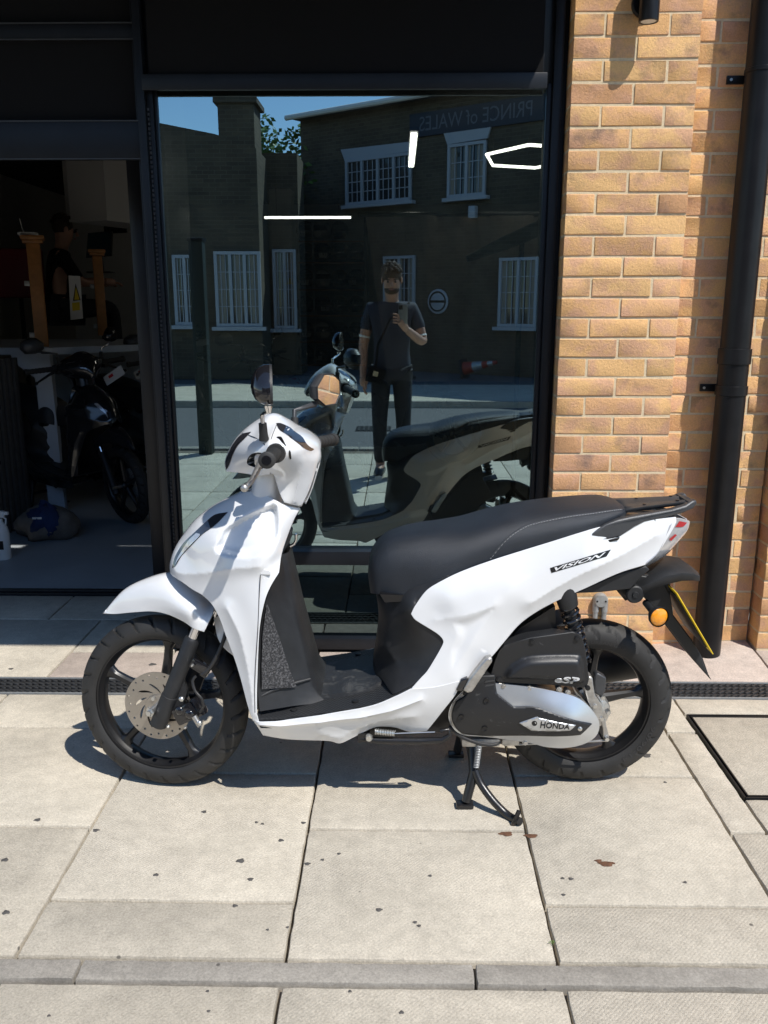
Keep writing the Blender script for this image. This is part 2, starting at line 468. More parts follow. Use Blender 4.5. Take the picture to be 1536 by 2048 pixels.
# strip along the shop and the recessed doorway
for (a, c, y0, y1, zz) in ((-2.7, -1.37, 3.058, 3.69, None), (-1.37, -.935, 3.058, 3.31, None), (-.935, -.33, 3.058, 3.335, None), (-.33, .27, 3.058, 3.335, None),
                           (.27, .87, 3.058, 3.38, (0, .012)), (.87, 1.478, 3.058, 3.40, (.012, .04)), (1.478, 2.3, 3.058, 3.40, (.04, .06)),
                           (-1.37, -.935, 3.31, 3.69, None), (-2.7, -1.62, 3.69, 4.02, None), (-1.62, -.935, 3.69, 4.02, None)):
    slab(a, c, y0, y1, 'slab_pink' if zz or a > -1.4 and y1 < 3.4 else 'slab', zr=zz)
# marks on the slabs: chewing gum, a rust-brown blot
def blot(px, py, r, mat, sx=1.0, name='gum_spot', h=.0012):
    c = G(px, py); n_ = 19; ph = random.random()*6
    rr = [r*(1+.16*math.sin(3*a+ph)+.1*math.sin(5*a+2*ph)+random.uniform(-.05, .05)) for a in [2*math.pi*q/n_ for q in range(n_)]]
    ring = [(c[0]+sx*rr[q]*math.cos(2*math.pi*q/n_), c[1]+rr[q]*math.sin(2*math.pi*q/n_), .0009) for q in range(n_)]
    top = [(c[0]+(x-c[0])*.75, c[1]+(y-c[1])*.75, .0009+h) for x, y, _ in ring]
    b = MB(); b.add(ring+top, [(q, (q+1) % n_, n_+(q+1) % n_, n_+q) for q in range(n_)]+[tuple(range(n_, 2*n_))])
    return b.build(name, mat, pv, angle=60)
gum = plain('old_gum', (.075, .07, .065), .8, vary=.3, vscale=90); rust = plain('rust_blot', (.12, .055, .028), .8, vary=.5, vscale=120)
for (px, py, r) in ((481, 1722, .0085), (501, 1759, .006), (312, 1750, .0055), (513, 1645, .004), (525, 1648, .004), (607, 1646, .005), (192, 1661, .007), (75, 1640, .007),
                    (408, 1624, .006), (562, 1681, .006), (1292, 1511, .0125), (1290, 1470, .006), (1245, 1527, .006), (615, 1728, .006), (678, 1708, .004), (645, 1720, .004),
                    (305, 1329, .012), (22, 1338, .008), (700, 1983, .003), (415, 1983, .003), (417, 2023, .003), (1090, 1980, .003), (98, 2032, .003), (803, 2025, .004), (758, 1820, .006), (830, 1845, .004), (838, 1852, .004), (1330, 1565, .004),
                    (575, 1855, .003), (535, 1860, .003), (470, 1812, .005), (10, 1720, .007), (12, 1825, .007), (1125, 1757, .004), (1142, 1758, .005), (1127, 1790, .004), (860, 1752, .004), (1370, 1765, .004)):
    blot(px, py, r, gum, 1.3)
blot(1213, 1728, .0105, rust, 2.0); blot(1197, 1722, .006, rust, 1.6); blot(1012, 1668, .010, rust, 1.9, h=.0006); blot(1062, 1672, .009, rust, 2.0, h=.0006)
# weed in a joint
wd = empty('weed', tuple(G(1104, 1887)), label='tiny green weed growing in the joint between paving slabs', cat='weed')
wb = MB()
for k in range(9):
    a = k*2.4; l = .004+.003*random.random()
    wb.add([(0, 0, 0), (l*math.cos(a)-.001*math.sin(a), l*math.sin(a)+.001*math.cos(a), .004), (1.5*l*math.cos(a), 1.5*l*math.sin(a), .003), (l*math.cos(a)+.001*math.sin(a), l*math.sin(a)-.001*math.cos(a), .004)], [(0, 1, 2, 3)])
wb.build('leaves', plain('weed_green', (.09, .16, .03), .6), wd)

# ------------------------------------------------------------------ drain channel
dr = empty('drain_channel', (0, 2.987, 0), label='long black slotted drain channel set across the pavement before the shop', cat='drain')
MB().box((0, 0, -.012), (5.2, .132, .006)).build('trough', MAT['ink'], dr, smooth=False)
for s_ in (-1, 1):
    MB().box((0, s_*.066, -.007), (5.2, .0045, .018), bev=.001).build('edge_rail', MAT['galv'], dr)
def grate_mesh(flip):
    b = MB()
    for r_ in range(4):
        for k in range(20):
            x = -.25+(k+.5)*.025+(.0125 if r_ % 2 else 0)
            y = -.047+r_*.0313
            a = R(38 if not flip else 152)
            b.box((x, y, -.004), (.030, .0085, .008), rz=a, bev=.0015)
    for y in (-.0615, -.0313, 0, .0313, .0615): b.box((0, y, -.0055), (.496, .0055, .006))
    return b.mesh('grating', True, 40)
gms = [grate_mesh(True), grate_mesh(False)]
for k in range(-4, 5):
    o = link('grating', gms[0 if k < 0 else 1], MAT['grate'], dr); o['kind'] = 'stuff'; o.location = (k*.5+.12, 0, random.uniform(-.001, .0005))

# ------------------------------------------------------------------ inspection cover
ic = empty('inspection_cover', (1.32, 2.52, 0), label='recessed inspection cover with black steel edging set in the pavement', cat='cover')
cw, cdp = .29, .262
MB().box((0, 0, -.016), (2*cw-.03, 2*cdp-.03, .03), bev=.002).build('stone_infill', MAT['slab'], ic)
MB().box((0, 0, -.025), (2*cw+.006, 2*cdp+.006, .012)).build('tray', MAT['ink'], ic, smooth=False)
for (c, d) in (((-cw, 0), (.0045, 2*cdp)), ((-cw+.011, 0), (.004, 2*cdp-.02)), ((cw, 0), (.0045, 2*cdp)), ((0, cdp), (2*cw, .0045)), ((0, -cdp), (2*cw, .0045)), ((0, -cdp+.011), (2*cw-.02, .004)), ((0, cdp-.011), (2*cw-.02, .004))):
    MB().box((c[0], c[1], -.008), (d[0], d[1], .019)).build('edge_bar', MAT['steel'], ic, smooth=False)

# ================================================================== brick piers
CH = .0741
zj = W(1250, 636, 3.30)[2]                  # a bed joint read off the pier
Z0 = zj-CH*round(zj/CH+1)
brick_meshes = {}
def brick_mesh(L_, D_, var):
    key = (round(L_, 3), round(D_, 3), var)
    if key not in brick_meshes:
        rnd = random.Random(hash(key) & 0xffff)
        b = MB(); b.box((0, 0, 0), (L_, D_, .0645), bev=.0024)
        b.v = [tuple(c+rnd.uniform(-.0011, .0011) for c in q) for q in b.v]
        brick_meshes[key] = b.mesh('brick', True, 50)
    return brick_meshes[key]
def brick_wall(name, label, x0, x1, yf, top, pat, depth=.1025, joints=None):
    w = empty(name, ((x0+x1)/2, yf+.05, 0), label=label, cat='wall')
    ox = (x0+x1)/2
    MB().box((0, .0052, top/2-.05), (x1-x0-.012, .105, top+.1)).build('mortar', MAT['mortar'], w, smooth=False)
    nz = int((top-Z0)/CH)+1
    for c in range(-1, nz):
        z = Z0+(c+.5)*CH
        if z < -.02 or z > top: continue
        ls = pat[c % 2]; x = x0
        for L_ in ls:
            o = link('brick', brick_mesh(L_-.0095, depth, random.randrange(5)), MAT['brick'], w)
            if random.random() < .5: o.rotation_euler = (0, 0, math.pi)
            o.location = (x+L_/2-ox, depth/2-.05+random.uniform(-.0018, .0018), z+random.uniform(-.0009, .0009))
            x += L_
    return w
F_, H_ = .2255, .11275
brick_wall('brick_pier', 'sunlit buff brick pier carrying the black lamp beside the shop window', .607, .607+2*F_, 3.30, 2.76, ((H_, F_, H_), (F_, F_)))
brick_wall('recessed_brick_wall', 'narrow recessed strip of brick wall behind the black downpipe', 1.058, 1.478, 3.385, 2.76, ((.095, F_, .0995), (.2075, .2125)))
brick_wall('corner_brick_pier', 'buff brick pier standing to the far side of the downpipe', 1.478, 1.478+2*F_, 3.30, 2.76, ((F_, F_), (H_, F_, H_)))
# unseen mass above and behind the shop front, keeps sun out of the shop
bw = empty('unseen_upper_storey', (0, 6.5, 0), label='unseen brick upper storey added over the shop to keep sun out', cat='building')
mb_, nt, b = M_('far_brick')
def wallpat(name, c1, c2, mort, sc=1.0):
    m, nt, b = M_(name)
    ge = N(nt, 'ShaderNodeTexCoord'); br = N(nt, 'ShaderNodeTexBrick'); br.inputs['Scale'].default_value = 4.4*sc
    br.inputs['Color1'].default_value = (*c1, 1); br.inputs['Color2'].default_value = (*c2, 1); br.inputs['Mortar'].default_value = (*mort, 1)
    br.inputs['Mortar Size'].default_value = .018; br.inputs['Brick Width'].default_value = 1.0; br.inputs['Row Height'].default_value = .33
    sx = N(nt, 'ShaderNodeSeparateXYZ'); cx = N(nt, 'ShaderNodeCombineXYZ'); ad = N(nt, 'ShaderNodeMath', operation='ADD')
    nt.links.new(ge.outputs['Object'], sx.inputs[0]); nt.links.new(sx.outputs['X'], ad.inputs[0]); nt.links.new(sx.outputs['Y'], ad.inputs[1])
    nt.links.new(ad.outputs[0], cx.inputs['X']); nt.links.new(sx.outputs['Z'], cx.inputs['Y']); nt.links.new(cx.outputs[0], br.inputs['Vector'])
    no = N(nt, 'ShaderNodeTexNoise', Scale=1.2, Detail=6.0); nt.links.new(ge.outputs['Object'], no.inputs['Vector'])
    rp = ramp(nt, [(.3, .7), (.7, 1.15)]); nt.links.new(no.outputs['Fac'], rp.inputs['Fac'])
    mu = N(nt, 'ShaderNodeMixRGB', blend_type='MULTIPLY'); mu.inputs['Fac'].default_value = 1; nt.links.new(br.outputs['Color'], mu.inputs['Color1']); nt.links.new(rp.outputs['Color'], mu.inputs['Color2'])
    nt.links.new(mu.outputs['Color'], b.inputs['Base Color']); b.inputs['Roughness'].default_value = .9
    bp = N(nt, 'ShaderNodeBump', Strength=.6, Distance=.01); nt.links.new(br.outputs['Fac'], bp.inputs['Height']); bp.invert = True; nt.links.new(bp.outputs['Normal'], b.inputs['Normal'])
    return m
MAT['buffwall'] = wallpat('buff_brickwork', (.58, .36, .19), (.5, .29, .16), (.45, .36, .25))
MAT['stockwall'] = wallpat('stock_brickwork', (.115, .09, .058), (.075, .058, .04), (.15, .13, .10))
MB().box((0, .25, 4.7), (8.4, 6.4, 3.88)).build('wall', MAT['buffwall'], bw, smooth=False)
MB().box((2.9, -2.85, 1.38), (1.95, .2, 2.76)).build('side_wall', MAT['buffwall'], bw, smooth=False)

# ------------------------------------------------------------------ things on the brick
wl = empty('wall_light', tuple(W(1297, 44, 3.228)), label='black cylinder wall light fixed high on the sunlit brick pier', cat='wall light')
MB().lathe([(.0, .004), (.026, .004), (.0275, 0), (.033, 0), (.0335, .003), (.0335, .2), (.031, .203), (0, .203)], (0, 0, 0), (0, 0, 1), 28).build('housing', MAT['pipe'], wl)
MB().lathe([(0, -.001), (.026, -.001), (.026, .003), (0, .003)], (0, 0, .003), (0, 0, 1), 24).build('lamp_lens', MAT['whiteflat'], wl)
MB().box((0, .045, .075), (.022, .05, .03), bev=.003).lathe([(0, 0), (.045, 0), (.045, .012), (.041, .016), (0, .016)], (0, .072, .075), (0, -1, 0), 28).build('wall_bracket', MAT['pipe'], wl)
dp = empty('downpipe', (1.277, 3.300, 0), label='tall black plastic downpipe clipped to the recessed brick', cat='pipe')
MB().lathe([(.0545, .01), (.055, .02), (.055, 3.2)], (0, 0, 0), (0, 0, 1), 32).build('pipe', MAT['pipe'], dp)
for (py, hh, r_) in ((714, .056, .0605), (783, .034, .0595), (135, .012, .0578)):
    z = W(1430, py, 3.25)[2]
    MB().lathe([(.0545, -hh/2-.002), (r_, -hh/2), (r_, hh/2), (.0545, hh/2+.002)], (0, 0, z), (0, 0, 1), 32).build('pipe_socket', MAT['pipe'], dp)
for py in (161, 775):
    z = W(1400, py, 3.37)[2]
    br_ = MB().box((-.03, .066, z), (.135, .012, .029), bev=.003).build('pipe_bracket', MAT['pipe'], dp)
    MB().lathe([(0, 0), (.005, 0), (.005, .004), (0, .004)], (-.083, .061, z), (0, -1, 0), 10).build('screw', MAT['bolt'], br_)
jb = empty('conduit_box', tuple(W(1201, 1200, 3.29)), label='round grey conduit box with two short pipes on the brick pier', cat='conduit box')
MB().lathe([(0, .034), (.026, .034), (.029, .03), (.029, 0), (0, 0)], (0, .02, 0), (0, -1, 0), 24).build('box_body', MAT['galv'], jb)
MB().lathe([(0, .003), (.024, .003), (.025, 0)], (0, -.0145, 0), (0, -1, 0), 24).build('lid', MAT['galv'], jb)
for s_ in (-1, 1):
    MB().tube([(s_*.018, 0, 0), (s_*.018, 0, -.05)], .0135, 12).tube([(s_*.018, 0, -.045), (s_*.018, 0, -.32)], .0105, 12).build('conduit', MAT['galv'], jb)
    MB().lathe([(0, .002), (.004, .002), (.004, 0)], (s_*.017, -.0175, 0), (0, -1, 0), 8).build('screw', MAT['steel'], jb)

# ================================================================== shop front
sw = empty('shop_window', (-.15, 3.40, 0), label='large black framed shop window with reflective glass behind the white scooter', cat='window')
def fbox(name, x0, x1, y0, y1, z0, z1, mat='frame', parent=sw, bev=.003):
    o_ = parent.location
    return MB().box(((x0+x1)/2-o_[0], (y0+y1)/2-o_[1], (z0+z1)/2-o_[2]), (x1-x0, y1-y0, z1-z0), bev=bev).build(name, MAT[mat] if isinstance(mat, str) else mat, parent)
zb1, zb0 = W(650, 146, 3.344)[2], W(650, 181, 3.360)[2]
zg = W(650, 1099, 3.385)[2]; zr = W(650, 1128, 3.37)[2]; zs = W(650, 1274, 3.34)[2]
xl0, xl1 = W(300, 600, 3.36)[0], W(333, 600, 3.36)[0]
xr0 = W(1077, 600, 3.38)[0]
fbox('left_jamb', xl0, xl0+.028, 3.35, 3.45, 0.0, 2.72); fbox('zip_track', xl0+.0285, xl1-.012, 3.375, 3.45, 0.0, 2.2)
fbox('inner_jamb', xl1-.0115, xl1, 3.388, 3.46, zr, 2.2)
fbox('right_jamb', xr0+.020, .592, 3.37, 3.46, 0.0, 2.72); fbox('jamb_filler', .5925, .625, 3.408, 3.5, 0.0, 2.72); fbox('inner_jamb', xr0, xr0+.0195, 3.388, 3.46, zr, 2.2)
zip_b = MB()
for k in range(120):
    zip_b.box((xl0+.034-sw.location[0], 3.372-3.40, .15+k*.0165), (.007, .006, .009))
zip_b.build('zip_teeth', MAT['greyp'], sw, smooth=False)['kind'] = 'stuff'
fbox('mid_rail', xl0+.0285, xr0+.02, 3.352, 3.45, zr, zg)
fbox('bottom_sill', xl0+.0285, xr0+.02, 3.322, 3.45, .012, zs, bev=.004)
fbox('sill_packer', xl0+.04, xr0+.01, 3.345, 3.45, -.01, .0115)
fbox('head_rail', xl0+.0285, xr0+.02, 3.40, 3.46, 2.2, 2.72)
def pane(name, x0, x1, y, z0, z1, mat, parent=sw):
    o_ = parent.location
    return MB().add([(x0-o_[0], y-o_[1], z0), (x1-o_[0], y-o_[1], z0), (x1-o_[0], y-o_[1], z1), (x0-o_[0], y-o_[1], z1)], [(0, 1, 2, 3)]).build(name, MAT[mat], parent, smooth=False, fix=False)
pane('glass_pane', xl1-.002, xr0+.002, YG, zg-.005, 2.21, 'pane')
pane('kick_pane', xl1-.03, xr0+.02, 3.358, zs-.005, zr+.005, 'lowpane')
fbox('kick_panel', xl1-.03, xr0+.02, 3.39, 3.43, zs-.005, zr+.005, 'fabric', bev=0)
# blinds and the canopy that shades them
rb = empty('window_blind', (-.2, 3.37, 2.2), label='black roller blind half drawn over the top of the shop window', cat='blind')
xa, xb = W(281, 160, 3.335)[0], W(1096, 160, 3.335)[0]
o_ = rb.location
MB().box(((xa+xb)/2-o_[0], 3.353-o_[1], (zb0+zb1)/2-o_[2]), (xb-xa, .018, zb1-zb0), bev=.004).build('bottom_bar', MAT['frame'], rb)
MB().box(((xa+xb)/2-o_[0]+.005, 3.364-o_[1], (zb1+2.72)/2-o_[2]), (xb-xa-.04, .003, 2.72-zb1)).build('fabric', MAT['fabric'], rb, smooth=False)
db = empty('doorway_blind', (-1.8, 3.40, 2.2), label='black blind and rails across the top of the open shop doorway', cat='blind')
o_ = db.location
def drail(name, y0, y1, yy, th, mat='frame'):
    z1, z0 = W(150, y0, yy)[2], W(150, y1, yy)[2]
    return MB().box((-1.83-o_[0], yy+th/2-o_[1], (z0+z1)/2-o_[2]), (1.80, th, z1-z0), bev=.003 if mat == 'frame' else 0).build(name, MAT[mat], db)
drail('upper_rail', 46, 77, 3.385, .03); drail('fabric', 77, 243, 3.41, .004, 'fabric'); drail('lower_rail', 243, 317, 3.38, .05); drail('fabric', -140, 46, 3.41, .004, 'fabric')
for py in (46, 79, 242, 318):  # thin highlights along the rail edges, built as grey strips
    z = W(150, py, 3.38)[2]
    MB().box((-1.83-o_[0], 3.378-o_[1], z-o_[2]), (1.8, .004, .004)).build('edge_highlight', MAT['greyp'], db, smooth=False)
cn = empty('canopy', (-1.2, 3.35, 2.75), label='flat black canopy projecting over the shop window and doorway', cat='canopy')
MB().box((.02, -.705, .03), (3.84, 1.45, .05), bev=.01).build('canopy_board', MAT['fabric'], cn)
MB().box((.02, -1.436, .02), (3.86, .03, .09), bev=.006).build('canopy_fascia', MAT['frame'], cn)
# doorway
sd = empty('shop_doorway', (-1.4, 4.05, 0), label='open black framed shop doorway beside the big window', cat='doorway')
xp = W(292, 700, 4.02)[0]
fbox('door_post', xp-.035, xp+.035, 4.0, 4.07, .02, 2.75, parent=sd, bev=.02)
fbox('door_jamb', xp+.036, xp+.07, 3.98, 4.08, 0, 2.75, parent=sd); fbox('door_head', -3.0, xp-.036, 4.02, 4.08, 2.3, 2.75, parent=sd)
for k, (ya, yb, zt) in enumerate(((4.02, 4.045, .012), (4.05, 4.062, .02), (4.066, 4.09, .014))):
    fbox('threshold_track', -3.0, xp-.036, ya, yb, -.01, zt, parent=sd, bev=.002, mat='steel' if k else 'frame')
fb = empty('front_return', (-.93, 3.7, 0), label='black return panel between the window and the recessed doorway', cat='panel')
fbox('panel_face', xl0-.012, xl0-.001, 3.40, 4.09, -.01, 2.75, parent=fb); fbox('panel_trim', xl0-.02, xl0-.0125, 3.40, 3.43, 0, 2.75, parent=fb)
lw = empty('light_block_wall', (-2.8, 3.6, 0), label='unseen black wall added beside the doorway recess to keep light out', cat='wall')  # out of view, added so light does not flood the doorway
fbox('wall_panel', -4.2, -2.72, 3.40, 4.1, -.02, 2.75, parent=lw); fbox('wall_edge', -2.719, -2.70, 3.42, 4.1, -.02, 2.75, parent=lw)
# ================================================================== the scooter
SC_ANG = R(1.3)
SC = Matrix.Translation((-.0635, 2.35, 0)) @ Matrix.Rotation(SC_ANG, 4, 'Z')
SCI = SC.inverted()
scooter = empty('scooter', (-.0635, 2.35, 0), SC_ANG, label='white scooter on its centre stand on the pavement outside the shop', cat='scooter')
STEER = R(-11)
AX = Vector((math.sin(R(25)), 0, math.cos(R(25))))
PIV = Vector((-.55, 0, .45))
ST = Matrix.Translation(PIV) @ Matrix.Rotation(STEER, 4, AX) @ Matrix.Translation(-PIV)
STI = ST.inverted()
def U(px, py, w, st=False):
    """pixel + half width -> point in the scooter's own axes (nose at -x, near side at -y)"""
    d = SCI.to_3x3() @ Vector(ray(px, py)); c = SCI @ Vector(CAM)
    if st: c = STI @ c; d = STI.to_3x3() @ d
    t = (-w-c.y)/d.y
    return c+d*t
def tps(P, v, lam=1e-5):
    P = np.asarray(P)*8.0; v = np.asarray(v, float); n = len(P)
    def K(A, B):
        r2 = ((A[:, None, :]-B[None, :, :])**2).sum(-1)
        return .5*r2*np.log(r2+1e-12)
    A = np.zeros((n+3, n+3)); A[:n, :n] = K(P, P)+lam*np.eye(n); A[:n, n] = 1; A[:n, n+1:] = P; A[n, :n] = 1; A[n+1:, :n] = P.T
    s = np.linalg.solve(A, np.concatenate([v, np.zeros(3)]))
    def f(Q):
        Q = np.asarray(Q)*8.0
        return K(Q, P)@s[:n]+s[n]+Q@s[n+1:]
    return f
def in_poly(Q, poly):
    x, y = Q[:, 0], Q[:, 1]; c = np.zeros(len(Q), bool); n = len(poly); j = n-1
    for i in range(n):
        xi, yi = poly[i]; xj, yj = poly[j]
        if yi != yj:
            c ^= ((yi > y) != (yj > y)) & (x < (xj-xi)*(y-yi)/(yj-yi)+xi)
        j = i
    return c
def seg_dist(Q, poly, closed=True):
    best = np.full(len(Q), 1e9); n = len(poly)
    for i in range(n if closed else n-1):
        a, b_ = np.array(poly[i]), np.array(poly[(i+1) % n]); ab = b_-a
        t = np.clip(((Q-a)@ab)/max(ab@ab, 1e-12), 0, 1)
        best = np.minimum(best, np.linalg.norm(Q-(a+t[:, None]*ab), axis=1))
    return best
def smooth_loop(pts, step, closed=True):
    """pts: (x, z, w, sharp)"""
    n = len(pts); P = [np.array(p[:3]) for p in pts]; out = []
    for i in range(n if closed else n-1):
        p0, p1 = P[i], P[(i+1) % n]
        pm, pn = P[i-1] if (closed or i > 0) else p0, P[(i+2) % n] if (closed or i+2 < n) else p1
        m0 = (p1-p0) if pts[i][3] else (p1-pm)/2
        m1 = (p1-p0) if pts[(i+1) % n][3] else (pn-p0)/2
        L_ = np.linalg.norm((p1-p0)[:2]); m0n, m1n = np.linalg.norm(m0[:2]), np.linalg.norm(m1[:2])
        if m0n > 1.2*L_: m0 = m0*1.2*L_/m0n
        if m1n > 1.2*L_: m1 = m1*1.2*L_/m1n
        k = max(1, int(math.ceil(L_/step)))
        for q in range(k):
            t = q/k
            out.append((2*t**3-3*t*t+1)*p0+(t**3-2*t*t+t)*m0+(-2*t**3+3*t*t)*p1+(t**3-t*t)*m1)
    if not closed: out.append(P[-1])
    return np.array(out)
class Panel:
    """a body panel: outline and a few inner points, each a pixel with a half width; w^p is interpolated"""
    def __init__(s, outline, inner=(), p=2.0, st=False, step=.011, creases=(), dents=(), lam=.004):
        s.st, s.p, s.step = st, p, step
        loc = lambda q: U(q[0], q[1], q[2], st)
        pts = []
        for q in outline:
            l = loc(q); pts.append((l.x, l.z, q[2], len(q) > 3))
        s.loop = smooth_loop(pts, step)
        ctrl = [(a, b_) for a, b_, _ in s.loop[::2]]; val = [max(c, 0)**p for _, _, c in s.loop[::2]]
        for q in inner:
            l = loc(q); ctrl.append((l.x, l.z)); val.append(q[2]**p)
        s.f = tps(ctrl, val, lam)
        s.cre, s.den = [], []
        flat = lambda pl: [(l.x, l.z) for l in (s.at(q[0], q[1]) for q in pl)]
        cre = [([(q[0], q[1]) for q in smooth_loop([(a_, b_, 0, 0) for a_, b_ in flat(pl)], .008, False)], a, wd) for pl, a, wd in creases]; den = [([(q[0], q[1]) for q in smooth_loop([(a_, b_, 0, 0) for a_, b_ in flat(pl)], .010)], a, wd) for pl, a, wd in dents]
        s.cre, s.den = cre, den
    def w(s, Q):
        Q = np.asarray(Q, float).reshape(-1, 2)
        r_ = np.maximum(s.f(Q), 0)**(1/s.p)
        for pl, a, wd in s.cre:
            r_ = r_+a*np.maximum(0, 1-seg_dist(Q, pl, False)/wd)**2
        for pl, a, wd in s.den:
            ins = in_poly(Q, pl); t = np.clip(seg_dist(Q, pl)/wd, 0, 1); r_ = r_-np.where(ins, a*t*t*(3-2*t), 0)
        return np.maximum(r_, 0)
    def at(s, px, py, off=0.0):
        w_ = .12
        for _ in range(12):
            l = U(px, py, w_, s.st); w_ = .5*w_+.5*(float(s.w([(l.x, l.z)])[0])+off)
        return U(px, py, w_, s.st)
    def tri(s, loop=None, step=None):
        """triangulated inside of a loop (default: the outline) on this surface"""
        step = step or s.step
        own = loop is None
        lp = s.loop if own else loop
        P2 = [tuple(q[:2]) for q in lp]; n = len(P2); poly = P2
        edges = [(i, (i+1) % n) for i in range(n)]
        A = np.array(P2); lo, hi = A.min(0), A.max(0)
        gx, gz = np.meshgrid(np.arange(lo[0], hi[0], step), np.arange(lo[1], hi[1], step)); gx[1::2] += step/2
        Q = np.stack([gx.ravel(), gz.ravel()], 1)
        Q = Q[in_poly(Q, poly)]; Q = Q[seg_dist(Q, poly) > step*.55]
        area = sum(P2[i][0]*P2[(i+1) % n][1]-P2[(i+1) % n][0]*P2[i][1] for i in range(n))
        extra = []
        if own:                              # rings close to the edge keep rounded edges round
            for d_ in (.0015, .005):
                for i in range(n):
                    t = A[(i+1) % n]-A[i-1]; L_ = np.linalg.norm(t)
                    if L_ < 1e-9: continue
                    nn = np.array([-t[1], t[0]])/L_*(1 if area > 0 else -1)
                    extra.append(A[i]+nn*d_)
            E = np.array(extra); E = E[in_poly(E, poly)]; d2 = seg_dist(E, poly); E = E[d2 > .0012]
            Q = Q[seg_dist(Q, poly) > .008]; Q = np.concatenate([Q, E])
        allp = [Vector(q) for q in P2]+[Vector(tuple(q)) for q in Q]
        for pl, _, _ in s.cre:
            b0 = len(allp); ok = [q for q in pl if in_poly(np.array([q]), poly)[0]]
            allp += [Vector(q) for q in ok]; edges += [(b0+i, b0+i+1) for i in range(len(ok)-1)]
        for pl, _, wd in s.den:
            ar = np.array(pl); cen_ = ar.mean(0)
            for k_ in (1.0, .93, .86):
                rg = cen_+(ar-cen_)*k_; b0 = len(allp)
                if not in_poly(rg, poly).all(): continue
                allp += [Vector(tuple(q)) for q in rg]; edges += [(b0+i, b0+(i+1) % len(rg)) for i in range(len(rg))]
        vv, _, ff, _, _, _ = delaunay_2d_cdt(allp, edges, [], 0, 1e-6)
        vv = np.array([tuple(q) for q in vv]); ff = [tuple(q) for q in ff]
        cen = np.array([vv[list(q)].mean(0) for q in ff]); keep = in_poly(cen, poly)
        return vv, [f for f, k in zip(ff, keep) if k]
    def build(s, name, mat, mode='pair', thick=.004, loop=None, off=0.0, step=None, angle=48, parent=scooter):
        vv, ff = s.tri(loop, step)
        ww = s.w(vv)+off
        if loop is None:
            key = {(round(float(a), 5), round(float(b_), 5)): c for a, b_, c in s.loop}
            for i, q in enumerate(vv):
                c = key.get((round(float(q[0]), 5), round(float(q[1]), 5)))
                if c is not None and c <= .001: ww[i] = 0.0
        near = [Vector((q[0], -w_, q[1])) for q, w_ in zip(vv, ww)]; far = [Vector((q[0], w_, q[1])) for q, w_ in zip(vv, ww)]
        nf, ff2 = [], []
        for f in ff:
            a, b_, c = near[f[0]], near[f[1]], near[f[2]]
            f_ = f if (b_-a).cross(c-a).y < 0 else f[::-1]
            nf.append(f_); ff2.append(f_[::-1])
        if s.st: near = [ST @ q for q in near]; far = [ST @ q for q in far]
        outs = []
        sets = [(near+far, nf+[tuple(i+len(near) for i in f) for f in ff2])] if mode == 'shell' else ([(near, nf), (far, ff2)] if mode == 'pair' else [(near, nf)])
        for V_, F_x in sets:
            b = MB(); b.v = [tuple(q) for q in V_]; b.f = F_x
            o = b.build(name, mat, parent, angle=angle, fix=False, weld=.0006 if mode == 'shell' else 0)
            if thick:
                sm = o.modifiers.new('thickness', 'SOLIDIFY'); sm.thickness = thick; sm.offset = -1
            outs.append(o)
        return outs
    def sub_loop(s, pts, off=0.0, step=.006, closed=True):
        q3 = []
        for q in pts:
            l = s.at(q[0], q[1], off); q3.append((l.x, l.z, 0, len(q) > 2))
        return smooth_loop(q3, step, closed)
def P_(name, mat, pts, w0, w1, st=False, both=True, bev=.003, parent=scooter):
    """flat-sided piece: pixel outline at half width w0, running inwards to half width w1"""
    outs = []
    for s_ in ((1, -1) if both else (1,)):
        poly = []
        for q in pts:
            l = U(q[0], q[1], w0, st); poly.append(Vector((l.x, s_*l.y, l.z)))
        b = MB().prism(poly, (0, s_*(w0-w1), 0))
        if st: b.v = [tuple(ST @ Vector(q)) for q in b.v]
        o = b.build(name, mat, parent, angle=35)
        if bev:
            m_ = o.modifiers.new('edge', 'BEVEL'); m_.width = bev; m_.segments = 2; m_.limit_method = 'ANGLE'; m_.angle_limit = R(35)
        outs.append(o)
    return outs
def stv(b):
    b.v = [tuple(ST @ Vector(q)) for q in b.v]; return b
sub = lambda o, par: (setattr(o, 'parent', par), o)[1]

# ---- wheels -------------------------------------------------------
def tyre_mesh(rad, wid, rim, seg=420, style=0):
    prof = []
    n_ = 30
    for i in range(n_+1):
        t = -1+2*i/n_
        th = t*math.pi*.60
        y = math.sin(max(-math.pi/2, min(math.pi/2, th)))*wid/2
        if abs(th) > math.pi/2:
            ex = (abs(th)-math.pi/2)/(math.pi*.10); y = math.copysign(wid/2*(1-.16*ex*ex), th); r_ = rad-wid*.50-ex*(rad-wid*.50-rim)
        else:
            r_ = rad-wid*.50*(1-math.cos(th))
        prof.append((y, r_, th))
    v, f = [], []
    m_ = len(prof)
    for k in range(seg):
        a = 2*math.pi*k/seg
        for (y, r_, th) in prof:
            u = th/(math.pi/2)
            d = 0.0
            if abs(u) < .94:
                per = 26 if style == 0 else 22
                ph = (a*per/(2*math.pi)+(.62 if style == 0 else .9)*abs(u)+(.5 if u > 0 else 0)+ (.10*math.sin(7*u) if style else 0)) % 1.0
                if abs(u) > .16 and ph < .15: d = .010
                if style and abs(abs(u)-.55) < .06 and ph < .45: d = .008
                if not style and abs(u) < .035: d = .003
            elif 1.0 < abs(u) < 1.02: d = -.0012
            v.append(((r_-d)*math.cos(a), y, (r_-d)*math.sin(a)))
    for k in range(seg):
        k2 = (k+1) % seg
        for j in range(m_-1): f.append((k*m_+j, k*m_+j+1, k2*m_+j+1, k2*m_+j))
    b = MB(); b.v, b.f = v, f
    return b.mesh('tyre', True, 50)
